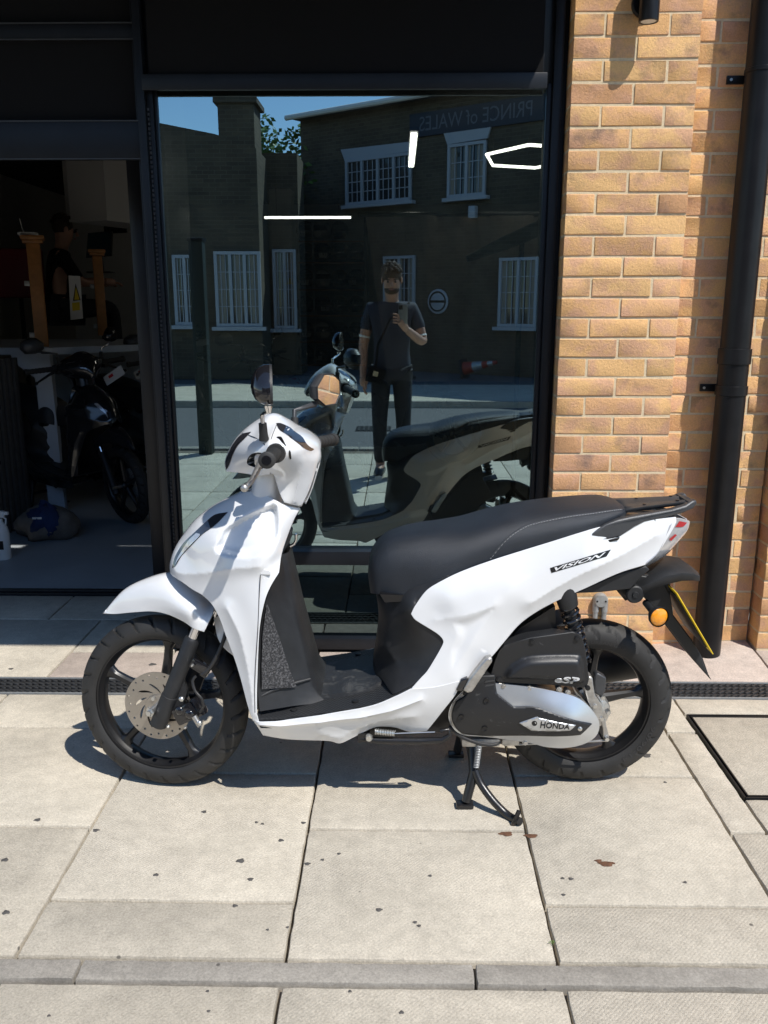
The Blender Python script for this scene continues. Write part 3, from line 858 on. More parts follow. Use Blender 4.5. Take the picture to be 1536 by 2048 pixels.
def rim_mesh(rim, wid, spokes, phase, hub_r, hub_w):
    b = MB(); w2 = wid/2
    prof = [(rim+.004, -w2), (rim+.007, -w2-.002), (rim+.006, -w2-.005), (rim-.004, -w2-.004), (rim-.006, -w2+.004), (rim-.012, -w2*.62), (rim-.015, -w2*.3), (rim-.015, w2*.3),
            (rim-.012, w2*.62), (rim-.006, w2-.004), (rim-.004, w2+.004), (rim+.006, w2+.005), (rim+.007, w2+.002), (rim+.004, w2), (rim-.004, w2*.5), (rim-.004, -w2*.5)]
    b.lathe(prof, (0, 0, 0), (0, 1, 0), 72, closed=True)
    b.lathe([(.008, -hub_w), (hub_r*.7, -hub_w), (hub_r, -hub_w*.6), (hub_r, hub_w*.6), (hub_r*.7, hub_w), (.008, hub_w)], (0, 0, 0), (0, 1, 0), 32)
    for k in range(spokes):
        a = phase+2*math.pi*k/spokes
        d = Vector((math.cos(a), 0, math.sin(a))); t = Vector((-math.sin(a), 0, math.cos(a)))
        rows = []
        r1 = rim-.010
        for (rr, hw, hy) in ((hub_r*.6, .019, .017), (hub_r+.02, .0165, .0165), (r1*.7, .0115, .013), (r1-.026, .0115, .0125), (r1-.010, .018, .013), (r1+.004, .030, .0135)):
            c = d*rr
            rows.append([c-t*hw+Vector((0, -hy*.5, 0)), c-t*hw*.55+Vector((0, -hy, 0)), c+t*hw*.55+Vector((0, -hy, 0)), c+t*hw+Vector((0, -hy*.5, 0)),
                         c+t*hw+Vector((0, hy*.5, 0)), c+t*hw*.55+Vector((0, hy, 0)), c-t*hw*.55+Vector((0, hy, 0)), c-t*hw+Vector((0, hy*.5, 0))])
        b.grid(rows, closed=True)
    return b.mesh('wheel', True, 38)
RF, RR = .262, .2575
FAX, RAX = Vector((-.634, 0, .2625)), Vector((.631, 0, .2585))
fw = link('front_wheel', rim_mesh(.202, .052, 5, R(83), .030, .032), MAT['wheel'], scooter)
fw.matrix_local = ST @ Matrix.Translation(FAX)
ft = link('tyre', tyre_mesh(RF, .082, .203, style=0), MAT['rubber'], fw)
rw = link('rear_wheel', rim_mesh(.184, .06, 5, R(-62), .034, .04), MAT['wheel'], scooter)
rw.matrix_local = Matrix.Translation(RAX)
rt = link('tyre', tyre_mesh(RR, .096, .185, style=1), MAT['rubber'], rw)
# raised sidewall lettering, near and far
def ring_text(txt, r0, hgt, a0, a1, yy, parent):
    u, v, f, asp = text_verts(txt, 2)
    b = MB(); vs_ = []
    for lay in (0, 1):
        for a_, b_ in zip(u, v):
            an = a0+(a1-a0)*a_; rr = r0+hgt*b_
            vs_.append((rr*math.cos(an), yy-(.0008 if lay else 0), rr*math.sin(an)))
    n_ = len(u)
    b.add(vs_, [tuple(i+n_ for i in q) for q in f])
    return b.build('sidewall_lettering', plain('tyre_letter', (.032, .032, .033), .55), parent, smooth=False, fix=False)
ring_text('90/90-14', .200, .013, R(-18), R(-58), -.0484, rt)
ring_text('URBAN GRIP', .200, .010, R(92), R(62), -.0484, rt)
# brake disc with holes and slots
def disc_mesh():
    loops = []
    circ = lambda c, r_, n_: [(c[0]+r_*math.cos(2*math.pi*q/n_), c[1]+r_*math.sin(2*math.pi*q/n_)) for q in range(n_)]
    outer = circ((0, 0), .103, 90); holes = [circ((0, 0), .030, 30)]
    for k in range(24):
        a = 2*math.pi*k/24
        rr = .094 if k % 2 else .086
        holes.append(circ((rr*math.cos(a), rr*math.sin(a)), .0034, 8))
    for k in range(10):
        a = 2*math.pi*k/10; pl = []
        for t in np.linspace(0, 1, 7): rr = .040+.030*t; an = a+.62*t; pl.append((rr*math.cos(an), rr*math.sin(an)))
        for t in np.linspace(1, 0, 7): rr = .040+.030*t; an = a+.62*t+.07+.12*math.sin(math.pi*t); pl.append((rr*math.cos(an), rr*math.sin(an)))
        holes.append(pl)
    pts, ed = [], []
    for lp in [outer]+holes:
        b0 = len(pts); pts += [Vector(q) for q in lp]; ed += [(b0+i, b0+(i+1) % len(lp)) for i in range(len(lp))]
    vv, _, ff, _, _, _ = delaunay_2d_cdt(pts, ed, [], 0, 1e-7)
    V2 = np.array([tuple(q) for q in vv]); ff = [tuple(q) for q in ff]
    cen = np.array([V2[list(q)].mean(0) for q in ff]); keep = in_poly(cen, outer)
    for h_ in holes: keep &= ~in_poly(cen, h_)
    b = MB(); b.v = [(q[0], 0, q[1]) for q in V2]; b.f = [f for f, k in zip(ff, keep) if k]
    return b.mesh('brake_disc', False)
bd = link('brake_disc', disc_mesh(), MAT['disc'], fw); bd.location = (0, -.048, 0)
sm = bd.modifiers.new('thickness', 'SOLIDIFY'); sm.thickness = .0035
MB().lathe([(.0, .004), (.034, .004), (.036, 0), (.036, -.02)], (0, -.050, 0), (0, -1, 0), 30).build('disc_carrier', MAT['disc'], fw)
for k in range(4):
    a = R(20+90*k); MB().lathe([(0, .006), (.006, .006), (.006, 0)], (.026*math.cos(a), -.054, .026*math.sin(a)), (0, -1, 0), 8).build('disc_bolt', MAT['bolt'], fw)

# ---- fork and brake ----------------------------------------------
f0, f1 = U(317, 1449, .072, True), U(384, 1279, .072, True)
fd = (f1-f0).normalized(); f2 = f1+fd*.052
for s_ in (1, -1):
    q = lambda v, yy=None: Vector((v.x, s_*v.y, v.z))
    fk = stv(MB().tube([q(f0-fd*.004), q(f0), q(f0+fd*.10), q(f0+fd*.101), q(f1), q(f1+fd*.006)], [.020, .0245, .0245, .0225, .0225, .019], 20)).build('fork_leg', MAT['blackp'], scooter)
    stv(MB().tube([q(f1), q(f2)], .0145, 18)).build('stanchion', MAT['chrome'], fk)
    stv(MB().prism([q(f0+fd*.17+Vector((.012, 0, 0))), q(f0+fd*.12+Vector((.045, 0, -.004))), q(f0+fd*.06+Vector((.05, 0, .0))), q(f0+fd*.02+Vector((.01, 0, 0)))], (0, s_*.012, 0))).build('caliper_lug', MAT['blackp'], fk)
axl = stv(MB().lathe([(0, .014), (.0075, .014), (.0085, .012), (.0085, .004), (.013, .004), (.013, 0), (0, 0)], (FAX.x, -.098, FAX.z), (0, -1, 0), 6)).build('axle_nut', MAT['bolt'], scooter)
stv(MB().tube([(FAX.x, -.10, FAX.z), (FAX.x, .10, FAX.z)], .010, 12)).build('front_axle', MAT['bolt'], scooter)
cp = U(372, 1425, .075, True); cq = U(395, 1438, .06, True)
cal = MB().box(cp, (.062, .040, .052), M=Matrix.Rotation(R(-28), 3, 'Y'), bev=.008)
cal.box(cp+Vector((.008, .030, 0)), (.075, .028, .060), M=Matrix.Rotation(R(-28), 3, 'Y'), bev=.009).ball(cp+Vector((-.012, -.018, .012)), .014, 12, (1, .6, 1)).ball(cp+Vector((.018, -.018, .004)), .015, 12, (1, .6, 1))
calo = stv(cal).build('brake_caliper', MAT['blackgloss'], scooter)
for (a, b_, r_) in ((364, 1397, .0075), (400, 1445, .0075), (338, 1452, .006), (372, 1454, .0045), (386, 1330, .0045)):
    c = U(a, b_, .095, True); stv(MB().lathe([(0, .010), (r_*.55, .010), (r_, .007), (r_, 0), (0, 0)], c, (0, -1, 0), 8)).build('bolt', MAT['bolt'], calo)
stv(MB().tube([U(388, 1432, .09, True), U(400, 1452, .09, True)], .0085, 10)).build('hose_union', MAT['alu'], calo)
hs = [U(448, 1225, .06, True), U(452, 1262, .07, True), U(437, 1305, .08, True), U(420, 1335, .085, True), U(404, 1350, .09, True)]
stv(MB().tube([Vector(tuple(q)) for q in smooth_loop([(q.x, q.y, q.z, 0) for q in hs], .01, False)], .0055, 10)).build('brake_hose', MAT['hose'], scooter)
hs = [U(392, 1352, .09, True), U(385, 1362, .095, True), U(390, 1382, .1, True), U(404, 1398, .1, True), U(407, 1412, .095, True), U(400, 1424, .09, True)]
stv(MB().tube([Vector(tuple(q)) for q in smooth_loop([(q.x, q.y, q.z, 0) for q in hs], .008, False)], .0042, 8)).build('brake_hose', MAT['hose'], scooter)
stv(MB().box(U(398, 1333, .085, True), (.05, .012, .03), M=Matrix.Rotation(R(30), 3, 'Y'), bev=.003).box(U(412, 1342, .08, True), (.02, .02, .035), M=Matrix.Rotation(R(30), 3, 'Y'), bev=.003)).build('hose_clamp', MAT['blackgloss'], scooter)

# ---- front mudguard ----------------------------------------------
fen = Panel([(205, 1226, .004, 1), (247, 1180, 0), (290, 1157, 0), (335, 1145, 0), (372, 1152, 0), (405, 1174, 0), (432, 1203, .0, 1), (424, 1228, .085), (408, 1264, .097, 1), (387, 1257, .094), (368, 1244, .086), (335, 1229, .074), (303, 1223, .060), (264, 1225, .042), (228, 1228, .02)],
            [(300, 1190, .058), (350, 1185, .074), (390, 1215, .095), (258, 1205, .036)], p=2.2, st=True)
fen.build('front_mudguard', MAT['white'], 'shell', .003)
fr2 = Panel([(428, 1238, .03, 1), (440, 1228, .06, 1), (455, 1275, .062), (468, 1312, .05, 1), (452, 1300, .058), (436, 1278, .06)], p=2, st=True)
fr2.build('mudguard_tail', MAT['white'], 'pair', .003)

# ---- front apron --------------------------------------------------
ap = Panel([(482, 983, .0, 1), (453, 996, 0), (424, 1012, 0), (394, 1035, 0), (372, 1061, 0), (352, 1091, 0), (342, 1117, 0), (339, 1136, .012), (343, 1149, .035, 1), (362, 1162, .075), (385, 1179, .10), (404, 1190, .118), (423, 1208, .132), (439, 1237, .142),
            (452, 1273, .150), (469, 1318, .160), (482, 1360, .172), (495, 1408, .185), (506, 1440, .196, 1), (518, 1446, .2, 1), (514, 1425, .199, 1), (514, 1360, .196), (518, 1263, .192), (528, 1207, .184), (540, 1175, .172), (558, 1145, .155, 1), (563, 1112, .115), (572, 1082, .085), (588, 1040, .058), (601, 1017, .04, 1),
            (567, 1009, .078, 1), (552, 1001, .085), (530, 990, .06), (505, 983, .03)],
           [(440, 1150, .140), (470, 1200, .160), (490, 1290, .176), (505, 1350, .188), (430, 1085, .125), (400, 1085, .092), (400, 1130, .11), (372, 1110, .06), (520, 1050, .128), (545, 1110, .160), (500, 1150, .168), (470, 1060, .120), (450, 1025, .065), (560, 1050, .105), (530, 1130, .170)], p=2.0,
           creases=[([(352, 1143), (385, 1147), (425, 1143), (470, 1136), (520, 1132)], .007, .045), ([(455, 1215), (478, 1262), (493, 1320), (503, 1380), (508, 1425)], .009, .045)],
           dents=[([(428, 1100), (434, 1080), (446, 1058), (482, 1034), (528, 1012), (552, 1008), (560, 1040), (556, 1084), (530, 1108), (495, 1118), (448, 1114)], .032, .020)], step=.0075)
apo = ap.build('front_apron', MAT['white'], 'shell', .004)[0]
lens_pts = [(456, 1024, 1), (430, 1029), (412, 1043), (385, 1068), (365, 1088), (350, 1113), (344, 1136, 1), (352, 1130), (365, 1109), (385, 1088), (405, 1068), (430, 1050)]
for o in ap.build('signal_lens', MAT['lens'], 'pair', .0, loop=ap.sub_loop(lens_pts, .002), off=.0022, step=.008): sub(o, apo)
for o in ap.build('lens_reflector', MAT['clear'], 'pair', .0, loop=ap.sub_loop([(392, 1066, 1), (376, 1082), (357, 1112), (350, 1128, 1), (363, 1110), (380, 1091), (400, 1070)], .004), off=.0040, step=.008): sub(o, apo)
for s_ in (1, -1):
    ps = [ap.at(px, py, .0006) for px, py in ((521, 1150), (518, 1200), (515.5, 1263), (511, 1330), (509, 1380), (510, 1425))]
    ps = smooth_loop([(p.x, p.y, p.z, 0) for p in ps], .01, False)
    sub(MB().tube([(p[0], s_*p[1], p[2]) for p in ps], .0011, 5).build('panel_seam', MAT['greyp'], scooter), apo)
# small cover by the leg shield
P_('side_cap', MAT['white'], [(520, 1137), (541, 1142), (541, 1150), (521, 1149)], .1735, .165, bev=.001)

# ---- steering neck
n0, n1_ = U(532, 1006, 0), U(548, 925, 0)
MB().grid([[Vector((p.x+.050*math.cos(a), .066*math.sin(a), p.z)) for a in [2*math.pi*k/24 for k in range(24)]] for p in (n0, n0.lerp(n1_, .5), n1_)], closed=True).build('steering_neck', MAT['white'], scooter)
# ---- handlebar cover ---------------------------------------------
hb = Panel([(453, 943, .02, 1), (450, 925, 0), (463, 892, 0), (482, 866, 0), (508, 844, 0), (534, 829, 0), (551, 826, 0), (570, 836, 0), (590, 851, 0), (614, 866, 0), (633, 881, 0), (640, 900, 0), (640, 920, .0), (622, 975, .012), (603, 1013, .025, 1),
            (568, 1005, .066, 1), (559, 985, .066), (548, 950, .075, 1), (545, 948, .085), (517, 952, .075), (495, 948, .06), (474, 945, .04)],
           [(558, 912, .160), (524, 917, .150), (500, 900, .118), (482, 915, .085), (466, 925, .045), (528, 872, .125), (545, 850, .075), (575, 878, .135), (592, 905, .130), (602, 930, .085), (600, 965, .058), (580, 950, .085), (575, 985, .064), (512, 865, .08), (560, 865, .11), (600, 880, .09), (620, 905, .055), (545, 938, .125), (500, 935, .09), (525, 940, .115)],
           p=2.2, st=True, step=.008,
           creases=[([(583, 862), (606, 890), (612, 905), (606, 935), (596, 975), (590, 1005)], .010, .018), ([(553, 850), (540, 880), (536, 905)], .005, .02)],
           dents=[([(494, 920), (503, 908), (520, 905), (529, 912), (531, 928), (524, 938), (510, 935), (496, 930)], .05, .007)])
hbo = hb.build('handlebar_cover', MAT['white'], 'shell', .003)[0]
for o in hb.build('lever_opening', MAT['ink'], 'pair', 0, loop=hb.sub_loop([(495, 920), (503, 909), (519, 906), (528, 913), (530, 927), (524, 937), (510, 934), (497, 929)], .0), off=.0015, step=.006): sub(o, hbo)
for o in hb.build('headlamp_glass', MAT['lens'], 'pair', 0, loop=hb.sub_loop([(452, 940, 1), (451, 922), (461, 897), (472, 880), (484, 868), (503, 863, 1), (490, 876), (476, 890), (466, 908), (458, 930)], .001), off=.0025, step=.006): sub(o, hbo)
for o in hb.build('dial_glass', MAT['lens'], 'pair', 0, loop=hb.sub_loop([(553, 846, 1), (562, 846), (585, 858), (607, 876), (629, 898, 1), (622, 902), (600, 889), (578, 872), (560, 860)], .001), off=.003, step=.006): sub(o, hbo)
for pl in ([(579, 900), (582, 905), (583, 918), (580, 919), (578, 908)], [(553, 874), (562, 873), (568, 882), (573, 892), (566, 886), (559, 878)]):
    for o in hb.build('cover_slot', MAT['ink'], 'pair', 0, loop=hb.sub_loop(pl, .001), off=.002, step=.006): sub(o, hbo)
for pl in ([(553, 850), (543, 876), (537, 903)], [(538, 930), (541, 948)], [(484, 866), (512, 876), (530, 890)]):
    for s_ in (1, -1):
        ps = smooth_loop([(p.x, p.y, p.z, 0) for p in (hb.at(q[0], q[1], .0004) for q in pl)], .008, False)
        sub(MB().tube([ST @ Vector((p[0], s_*p[1], p[2])) for p in ps], .0010, 5).build('panel_seam', MAT['greyp'], scooter), hbo)
# grips, levers, mirrors
def both_st(fn):
    for s_ in (1, -1): fn(s_, lambda v: ST @ Vector((v.x, s_*v.y, v.z)))
g0, g1 = U(551, 907, .17, True), U(560, 935, .335, True)
g1 = Vector((g0.x+.03, -.335, g0.z-.0))
def grip(s_, q):
    n_ = 22; pts, rs = [], []
    for i in range(n_+1):
        t = i/n_; pts.append(q(g0.lerp(g1, t))); rs.append(.0165+(.002 if i % 3 == 0 else 0))
    b = MB().tube([q(g0.lerp(g1, -.06)), q(g0.lerp(g1, .05))], [.026, .0245], 20).tube(pts, rs, 20)
    b.tube([q(g0.lerp(g1, .985)), q(g0.lerp(g1, 1.02)), q(g0.lerp(g1, 1.10)), q(g0.lerp(g1, 1.115))], [.019, .0205, .0205, .017], 20)
    go_ = b.build('handlebar_grip', MAT['rubber'], scooter)
    MB().tube([q(g0.lerp(g1, 1.112)), q(g0.lerp(g1, 1.125))], [.0125, .011], 16).build('bar_end', MAT['blackgloss'], go_)
both_st(grip)
def lever(s_, q):
    ps = [U(524, 922, .19, True), U(519, 930, .215, True), U(513, 943, .245, True), U(506, 957, .275, True), U(498, 968, .300, True), U(489, 976, .318, True)]
    ps = smooth_loop([(p.x, p.y, p.z, 0) for p in ps], .008, False); n_ = len(ps)
    b = MB().tube([q(Vector(tuple(p))) for p in ps], [.0095-.0035*i/n_ for i in range(n_)], 12); b.ball(q(Vector(tuple(ps[-1]))), .0105, 14)
    lo = b.build('brake_lever', MAT['alu'], scooter)
    MB().box(q(U(522, 920, .165, True)), (.032, .03, .026), bev=.006).build('lever_pivot', MAT['alu'], lo)
both_st(lever)
# mirrors: each stem from the cover up to the housing
def mirror_set(s_, q):
    st_ = Vector(tuple(U(528, 872, .145, True))); top = U(537, 812, .235, True)
    kn = st_+Vector((0, 0, .045))
    sp_ = [q(st_-Vector((0, 0, .012))), q(st_+Vector((0, -.004, .03)))]
    b = MB().tube([q(st_+Vector((0, 0, -.01))), q(st_+Vector((0, -.004, .004))), q(st_+Vector((.0, -.01, .034)))], [.0135, .0115, .0105], 14)
    bo = b.build('mirror_boot', MAT['rubber'], scooter)
    mid = kn.lerp(top, .5)
    MB().tube([q(st_+Vector((0, -.008, .02))), q(kn+Vector((.0, -.012, .01))), q(mid), q(top+Vector((0, 0, -.012))), q(top)], [.0058, .0056, .0058, .0075, .011], 12).build('mirror_stem', MAT['chrome'] if s_ > 0 else MAT['greyp'], bo)
    c = q(U(540, 772, .262, True))
    # housing: a flattened teardrop, its face turned back towards the rider
    if s_ > 0: nrm = Vector((.992, .13, .0)).normalized(); wide, tall = .056, .047
    else: nrm = Vector((.90, -.44, -.04)).normalized(); wide, tall = .078, .050
    if s_ < 0: c = Vector(SCI @ Vector(W(657, 779, 2.35+.27)))
    uax = Vector((0, 0, 1)).cross(nrm).normalized(); vax = nrm.cross(uax).normalized()
    out = 1 if s_ > 0 else -1
    shape = [(-.92, -.35), (-.55, -1.0), (.30, -.98), (.95, -.45), (1.0, .30), (.45, 1.0), (-.25, .98), (-.85, .45)]
    loop = smooth_loop([(a, b_, 0, 1) for a, b_ in shape], .22)
    if s_ > 0: loop = smooth_loop([(a, b_, 0, 0) for a, b_ in ((-.8, -.72), (-.1, -.98), (.75, -.75), (.98, -.25), (.8, .4), (.25, 1.08), (-.25, 1.0), (-.85, .15))], .22)
    rows = []
    for (sc_, dd) in ((.97, .004), (1.0, -.002), (.98, -.014), (.88, -.026), (.68, -.037), (.36, -.044), (.02, -.047)):
        rows.append([c+uax*(p[0]*wide*sc_*out)+vax*(p[1]*tall*sc_)+nrm*dd for p in loop])
    ho = MB().grid(rows, closed=True).build('mirror_housing', MAT['blackgloss'] if s_ > 0 else MAT['greyp'], scooter)
    gl = MB(); ring = [c+uax*(p[0]*wide*.92*out)+vax*(p[1]*tall*.92)+nrm*.0035 for p in loop]; gl.add(ring, [tuple(range(len(ring)))])
    sub(gl.build('mirror_glass', MAT['mirror'], scooter, smooth=False), ho)
    fr_ = MB(); fr_.grid([[c+uax*(p[0]*wide*k*out)+vax*(p[1]*tall*k)+nrm*d_ for p in loop] for k, d_ in ((.92, .003), (.97, .006), (1.0, .0))], closed=True)
    sub(fr_.build('mirror_rim', MAT['blackp'], scooter), ho)
    return c
both_st(mirror_set)
# far stem: meet the far housing
c_far = SCI @ Vector(W(657, 779, 2.62))
bs = ST @ Vector((U(528, 872, .145, True).x, .145, U(528, 872, .145, True).z))
MB().tube([bs+Vector((0, .005, .0)), bs+Vector((0, .012, .055)), bs.lerp(c_far, .75)+Vector((-.01, 0, -.01)), c_far+Vector((-.03, .01, -.03))], [.0055, .0055, .0065, .013], 12).build('mirror_stem', MAT['greyp'], scooter)

# ---- leg shield, floor ------------------------------------------
rowsE = [((558, 1141, .150), (567, 1108, .060)), ((541, 1176, .168), (579, 1172, .080)), ((530, 1208, .180), (589, 1222, .092)), ((520, 1265, .188), (603, 1283, .104)), ((516, 1330, .193), (616, 1338, .112)), ((515, 1378, .195), (624, 1372, .118)), ((517, 1405, .197), (636, 1390, .121)), ((520, 1424, .198), (655, 1404, .124))]
ls, ER = MB(), []
rows = []
for e, r_ in rowsE:
    E_, R_ = U(*e), U(*r_); ER.append((E_, R_)); C_ = Vector((R_.x+.014, 0, R_.z))
    half = [E_+Vector((-.03, .04, 0)), E_+Vector((0, .004, 0)), E_.lerp(R_, .5)+Vector((-.004, .006, 0)), R_+Vector((-.004, -.002, 0)), R_+Vector((.004, .006, 0)), Vector((R_.x+.012, -.04, R_.z))]
    rows.append(half+[C_]+[Vector((p.x, -p.y, p.z)) for p in half[::-1]])
lso = ls.grid(rows).build('leg_shield', MAT['blackp'], scooter, angle=50)
for s_ in (1, -1):
    gr = []
    for i, (t0, t1) in ((2, (.04, .07)), (3, (.05, .44)), (4, (.06, .60)), (5, (.07, .70))):
        E_, R_ = ER[i]; rr = []
        for t in (t0, (t0+t1)/2, t1):
            p = E_.lerp(R_, t)+Vector((.002, -.0045, .001)); rr.append(Vector((p.x, s_*p.y, p.z)))
        gr.append(rr)
    sub(MB().grid(gr).build('tread_pad', MAT['speck'], scooter, angle=60), lso)
FE = [(514, 1426, .199), (521, 1434, .2), (560, 1434, .2), (643, 1424, .2), (740, 1408, .198), (789, 1389, .196), (831, 1366, .194), (855, 1345, .19)]
FE3 = [U(*q) for q in FE]
rows = []
for i, p in enumerate(FE3):
    z = p.z-.004
    rows.append([Vector((p.x, p.y, z-.03)), Vector((p.x, p.y+.002, z)), Vector((p.x, p.y*.93, z+.001)), Vector((p.x, p.y*.5, z+.004)), Vector((p.x, 0, z+.005)), Vector((p.x, -p.y*.5, z+.004)), Vector((p.x, -p.y*.93, z+.001)), Vector((p.x, -p.y-.002, z)), Vector((p.x, -p.y, z-.03))])
def tread_mat():
    m, nt, b = M_('floor_tread')
    b.inputs['Base Color'].default_value = (.02, .021, .023, 1); b.inputs['Roughness'].default_value = .5
    tc = N(nt, 'ShaderNodeTexCoord'); mp = N(nt, 'ShaderNodeMapping'); mp.inputs['Rotation'].default_value = (0, 0, R(45)); mp.inputs['Scale'].default_value = (110, 110, 110); nt.links.new(tc.outputs['Object'], mp.inputs['Vector'])
    v = N(nt, 'ShaderNodeTexVoronoi', Scale=1.0, Randomness=0.0); nt.links.new(mp.outputs[0], v.inputs['Vector'])
    bp = N(nt, 'ShaderNodeBump', Strength=.9, Distance=.003, invert=True); nt.links.new(v.outputs['Distance'], bp.inputs['Height']); nt.links.new(bp.outputs['Normal'], b.inputs['Normal'])
    return m
flo = MB().grid(rows).build('floorboard', tread_mat(), scooter, angle=50)
zf = lambda x: float(np.interp(x, [p.x for p in FE3], [p.z for p in FE3]))
lid = [U(q[0], q[1], w_) for q, w_ in (((620, 1390), .115), ((640, 1394), .118), ((708, 1397), .12), ((745, 1390), .115), ((762, 1378), .105))]
top_l = [Vector((p.x, p.y, zf(p.x)+.012)) for p in lid]
rows = []
for x, wy in zip(np.linspace(lid[0].x, lid[-1].x+.03, 9), (.112, .118, .12, .12, .12, .118, .112, .10, .085)):
    z = zf(x)+.010
    rows.append([(x, -wy-.003, z-.012), (x, -wy, z), (x, -wy*.5, z+.003+.003*math.sin(x*60)), (x, 0, z+.004), (x, wy*.5, z+.003), (x, wy, z), (x, wy+.003, z-.012)])
f_ = MB().grid(rows); f_.prism([rows[0][0], rows[0][1], rows[0][3], rows[0][5], rows[0][6]], (.002, 0, 0))
sub(f_.build('floor_lid', scuffed('worn_floor_lid', (.02, .021, .023), (.075, .075, .073), .52, .68, 18.0, .5), scooter, angle=50), flo)
for px, py in ((588, 1411), (711, 1400)):
    c = U(px, py, .165); c = Vector((c.x, c.y, zf(c.x)+.001))
    for s_ in (1, -1): sub(MB().lathe([(0, .001), (.006, .0015), (.0095, 0), (.0095, -.006)], (c.x, s_*c.y, c.z), (0, 0, 1), 12).build('floor_screw', MAT['steel'], scooter), flo)
# foot-hold moulding in front
MB().tube([U(522, 1392, .185), U(545, 1380, .17), U(590, 1366, .14), U(620, 1358, .118)], [.004, .006, .006, .005], 10).build('shield_moulding', MAT['blackp'], scooter)

# lower white skirt
sk = Panel([(506, 1440, .196, 1), (519, 1443, .203, 1), (560, 1441, .205), (643, 1430, .205), (740, 1413, .203), (789, 1394, .2), (822, 1378, .198, 1), (870, 1374, .198), (919, 1362, .196, 1), (913, 1386, .192), (885, 1423, .178), (854, 1462, .155, 1), (820, 1464, .150), (790, 1455, .152), (753, 1454, .156), (727, 1465, .158), (701, 1478, .160), (679, 1487, .162), (660, 1482, .165), (578, 1479, .168), (526, 1471, .172, 1), (516, 1455, .188)],
           [(560, 1452, .206), (640, 1442, .206), (720, 1432, .202), (600, 1466, .185), (690, 1460, .180), (780, 1425, .195), (850, 1410, .192)], p=1.0,
           creases=[([(519, 1447), (580, 1448), (650, 1441), (730, 1431), (790, 1417), (840, 1398)], .008, .022), ([(640, 1466), (680, 1475), (700, 1462), (760, 1440), (830, 1432)], .004, .03)])
sk.build('lower_skirt', MAT['white'], 'pair', .004)

# ---- under-seat body ---------------------------------------------
pl = Panel([(752, 1183, .0, 1), (757, 1230, 0), (751, 1282, 0), (746, 1318, 0), (748, 1340, .02), (766, 1362, .11), (785, 1389, .190, 1), (831, 1366, .192), (856, 1345, .188), (884, 1296, .180), (888, 1282, .178), (878, 1268, .174), (835, 1242, .166), (825, 1228, .164), (829, 1216, .162), (857, 1180, .156), (900, 1150, .15, 1), (850, 1160, .13), (800, 1170, .09)],
           [(772, 1230, .085), (800, 1240, .125), (840, 1285, .158), (780, 1300, .100), (810, 1330, .135), (775, 1345, .10), (850, 1310, .165), (790, 1200, .10), (840, 1200, .14)], p=2.2,
           creases=[([(790, 1320), (770, 1285), (785, 1240), (830, 1205)], .004, .02)])
pl.build('seat_pillar', MAT['blackp'], 'shell', .004)

# ---- rear side panels --------------------------------------------
sp = Panel([(822, 1378, .197, 1), (840, 1358, .194), (856, 1340, .190), (884, 1292, .184), (886, 1280, .182), (874, 1267, .178), (831, 1240, .170), (822, 1228, .168, 1), (830, 1212, .167), (852, 1182, .163), (879, 1164, .160), (922, 1143, .156), (982, 1121, .152), (1048, 1100, .146), (1110, 1081, .140), (1161, 1065, .132), (1200, 1054, .124), (1250, 1046, .112), (1300, 1040, .098), (1352, 1034, .075, 1), (1352, 1046, .078), (1338, 1072, .086), (1318, 1102, .094), (1290, 1130, .104, 1),
            (1236, 1147, .118), (1170, 1177, .130), (1118, 1200, .138), (1076, 1222, .146), (1040, 1248, .152), (1010, 1282, .160), (985, 1312, .168), (954, 1344, .178), (919, 1366, .195, 1), (870, 1378, .197)],
           [(900, 1200, .184), (880, 1230, .176), (950, 1220, .188), (940, 1290, .190), (900, 1340, .195), (1020, 1180, .180), (1000, 1150, .170), (1100, 1150, .158), (1180, 1120, .144), (1260, 1085, .116), (960, 1180, .182)], p=1.0,
           creases=[([(872, 1240), (920, 1231), (960, 1221), (988, 1210)], .004, .04), ([(1060, 1205), (1150, 1152), (1230, 1115), (1310, 1070)], .008, .05)],
           dents=[([(905, 1242), (950, 1226), (985, 1213), (992, 1220), (960, 1262), (930, 1310), (905, 1338), (900, 1300), (912, 1270)], .007, .030)], step=.008)
spo = sp.build('side_panel', MAT['white'], 'pair', .004)
# lettering on the side panels
def decal(sf, quad, txt, mat, off, nameP, parents, pad=(.07, .16), shear=.35, back=None, bold=0.0):
    TL, TR, BR, BL = [np.array(q, float) for q in quad]
    for i, s_ in enumerate((1, -1)):
        par = parents[i]
        def pt(a, b_, o_):
            if s_ < 0: a = 1-a
            q = (TL*(1-a)+TR*a)*b_+(BL*(1-a)+BR*a)*(1-b_); l = sf.at(q[0], q[1], o_); return Vector((l.x, s_*l.y, l.z))
        if back:
            rows_ = [[pt(a, b_, off) for a in np.linspace(0, 1, 16)] for b_ in np.linspace(0, 1, 4)]
            sub(MB().grid(rows_).build('decal_ground', back, scooter, fix=False), par)
        u, v, f, asp = text_verts(txt, 3, shear, bold)
        b = MB(); b.v = [tuple(pt(pad[0]+(1-2*pad[0])*a, pad[1]+(1-2*pad[1])*c, off+.0007)) for a, c in zip(u, v)]; b.f = list(f)
        sub(b.build(nameP, mat, scooter, smooth=False, fix=False), par)
decal(sp, [(1100, 1136), (1222, 1099), (1213, 1113), (1103, 1146)], 'VISION', MAT['white'], .0012, 'decal_lettering', spo, back=MAT['ink'], bold=.02)

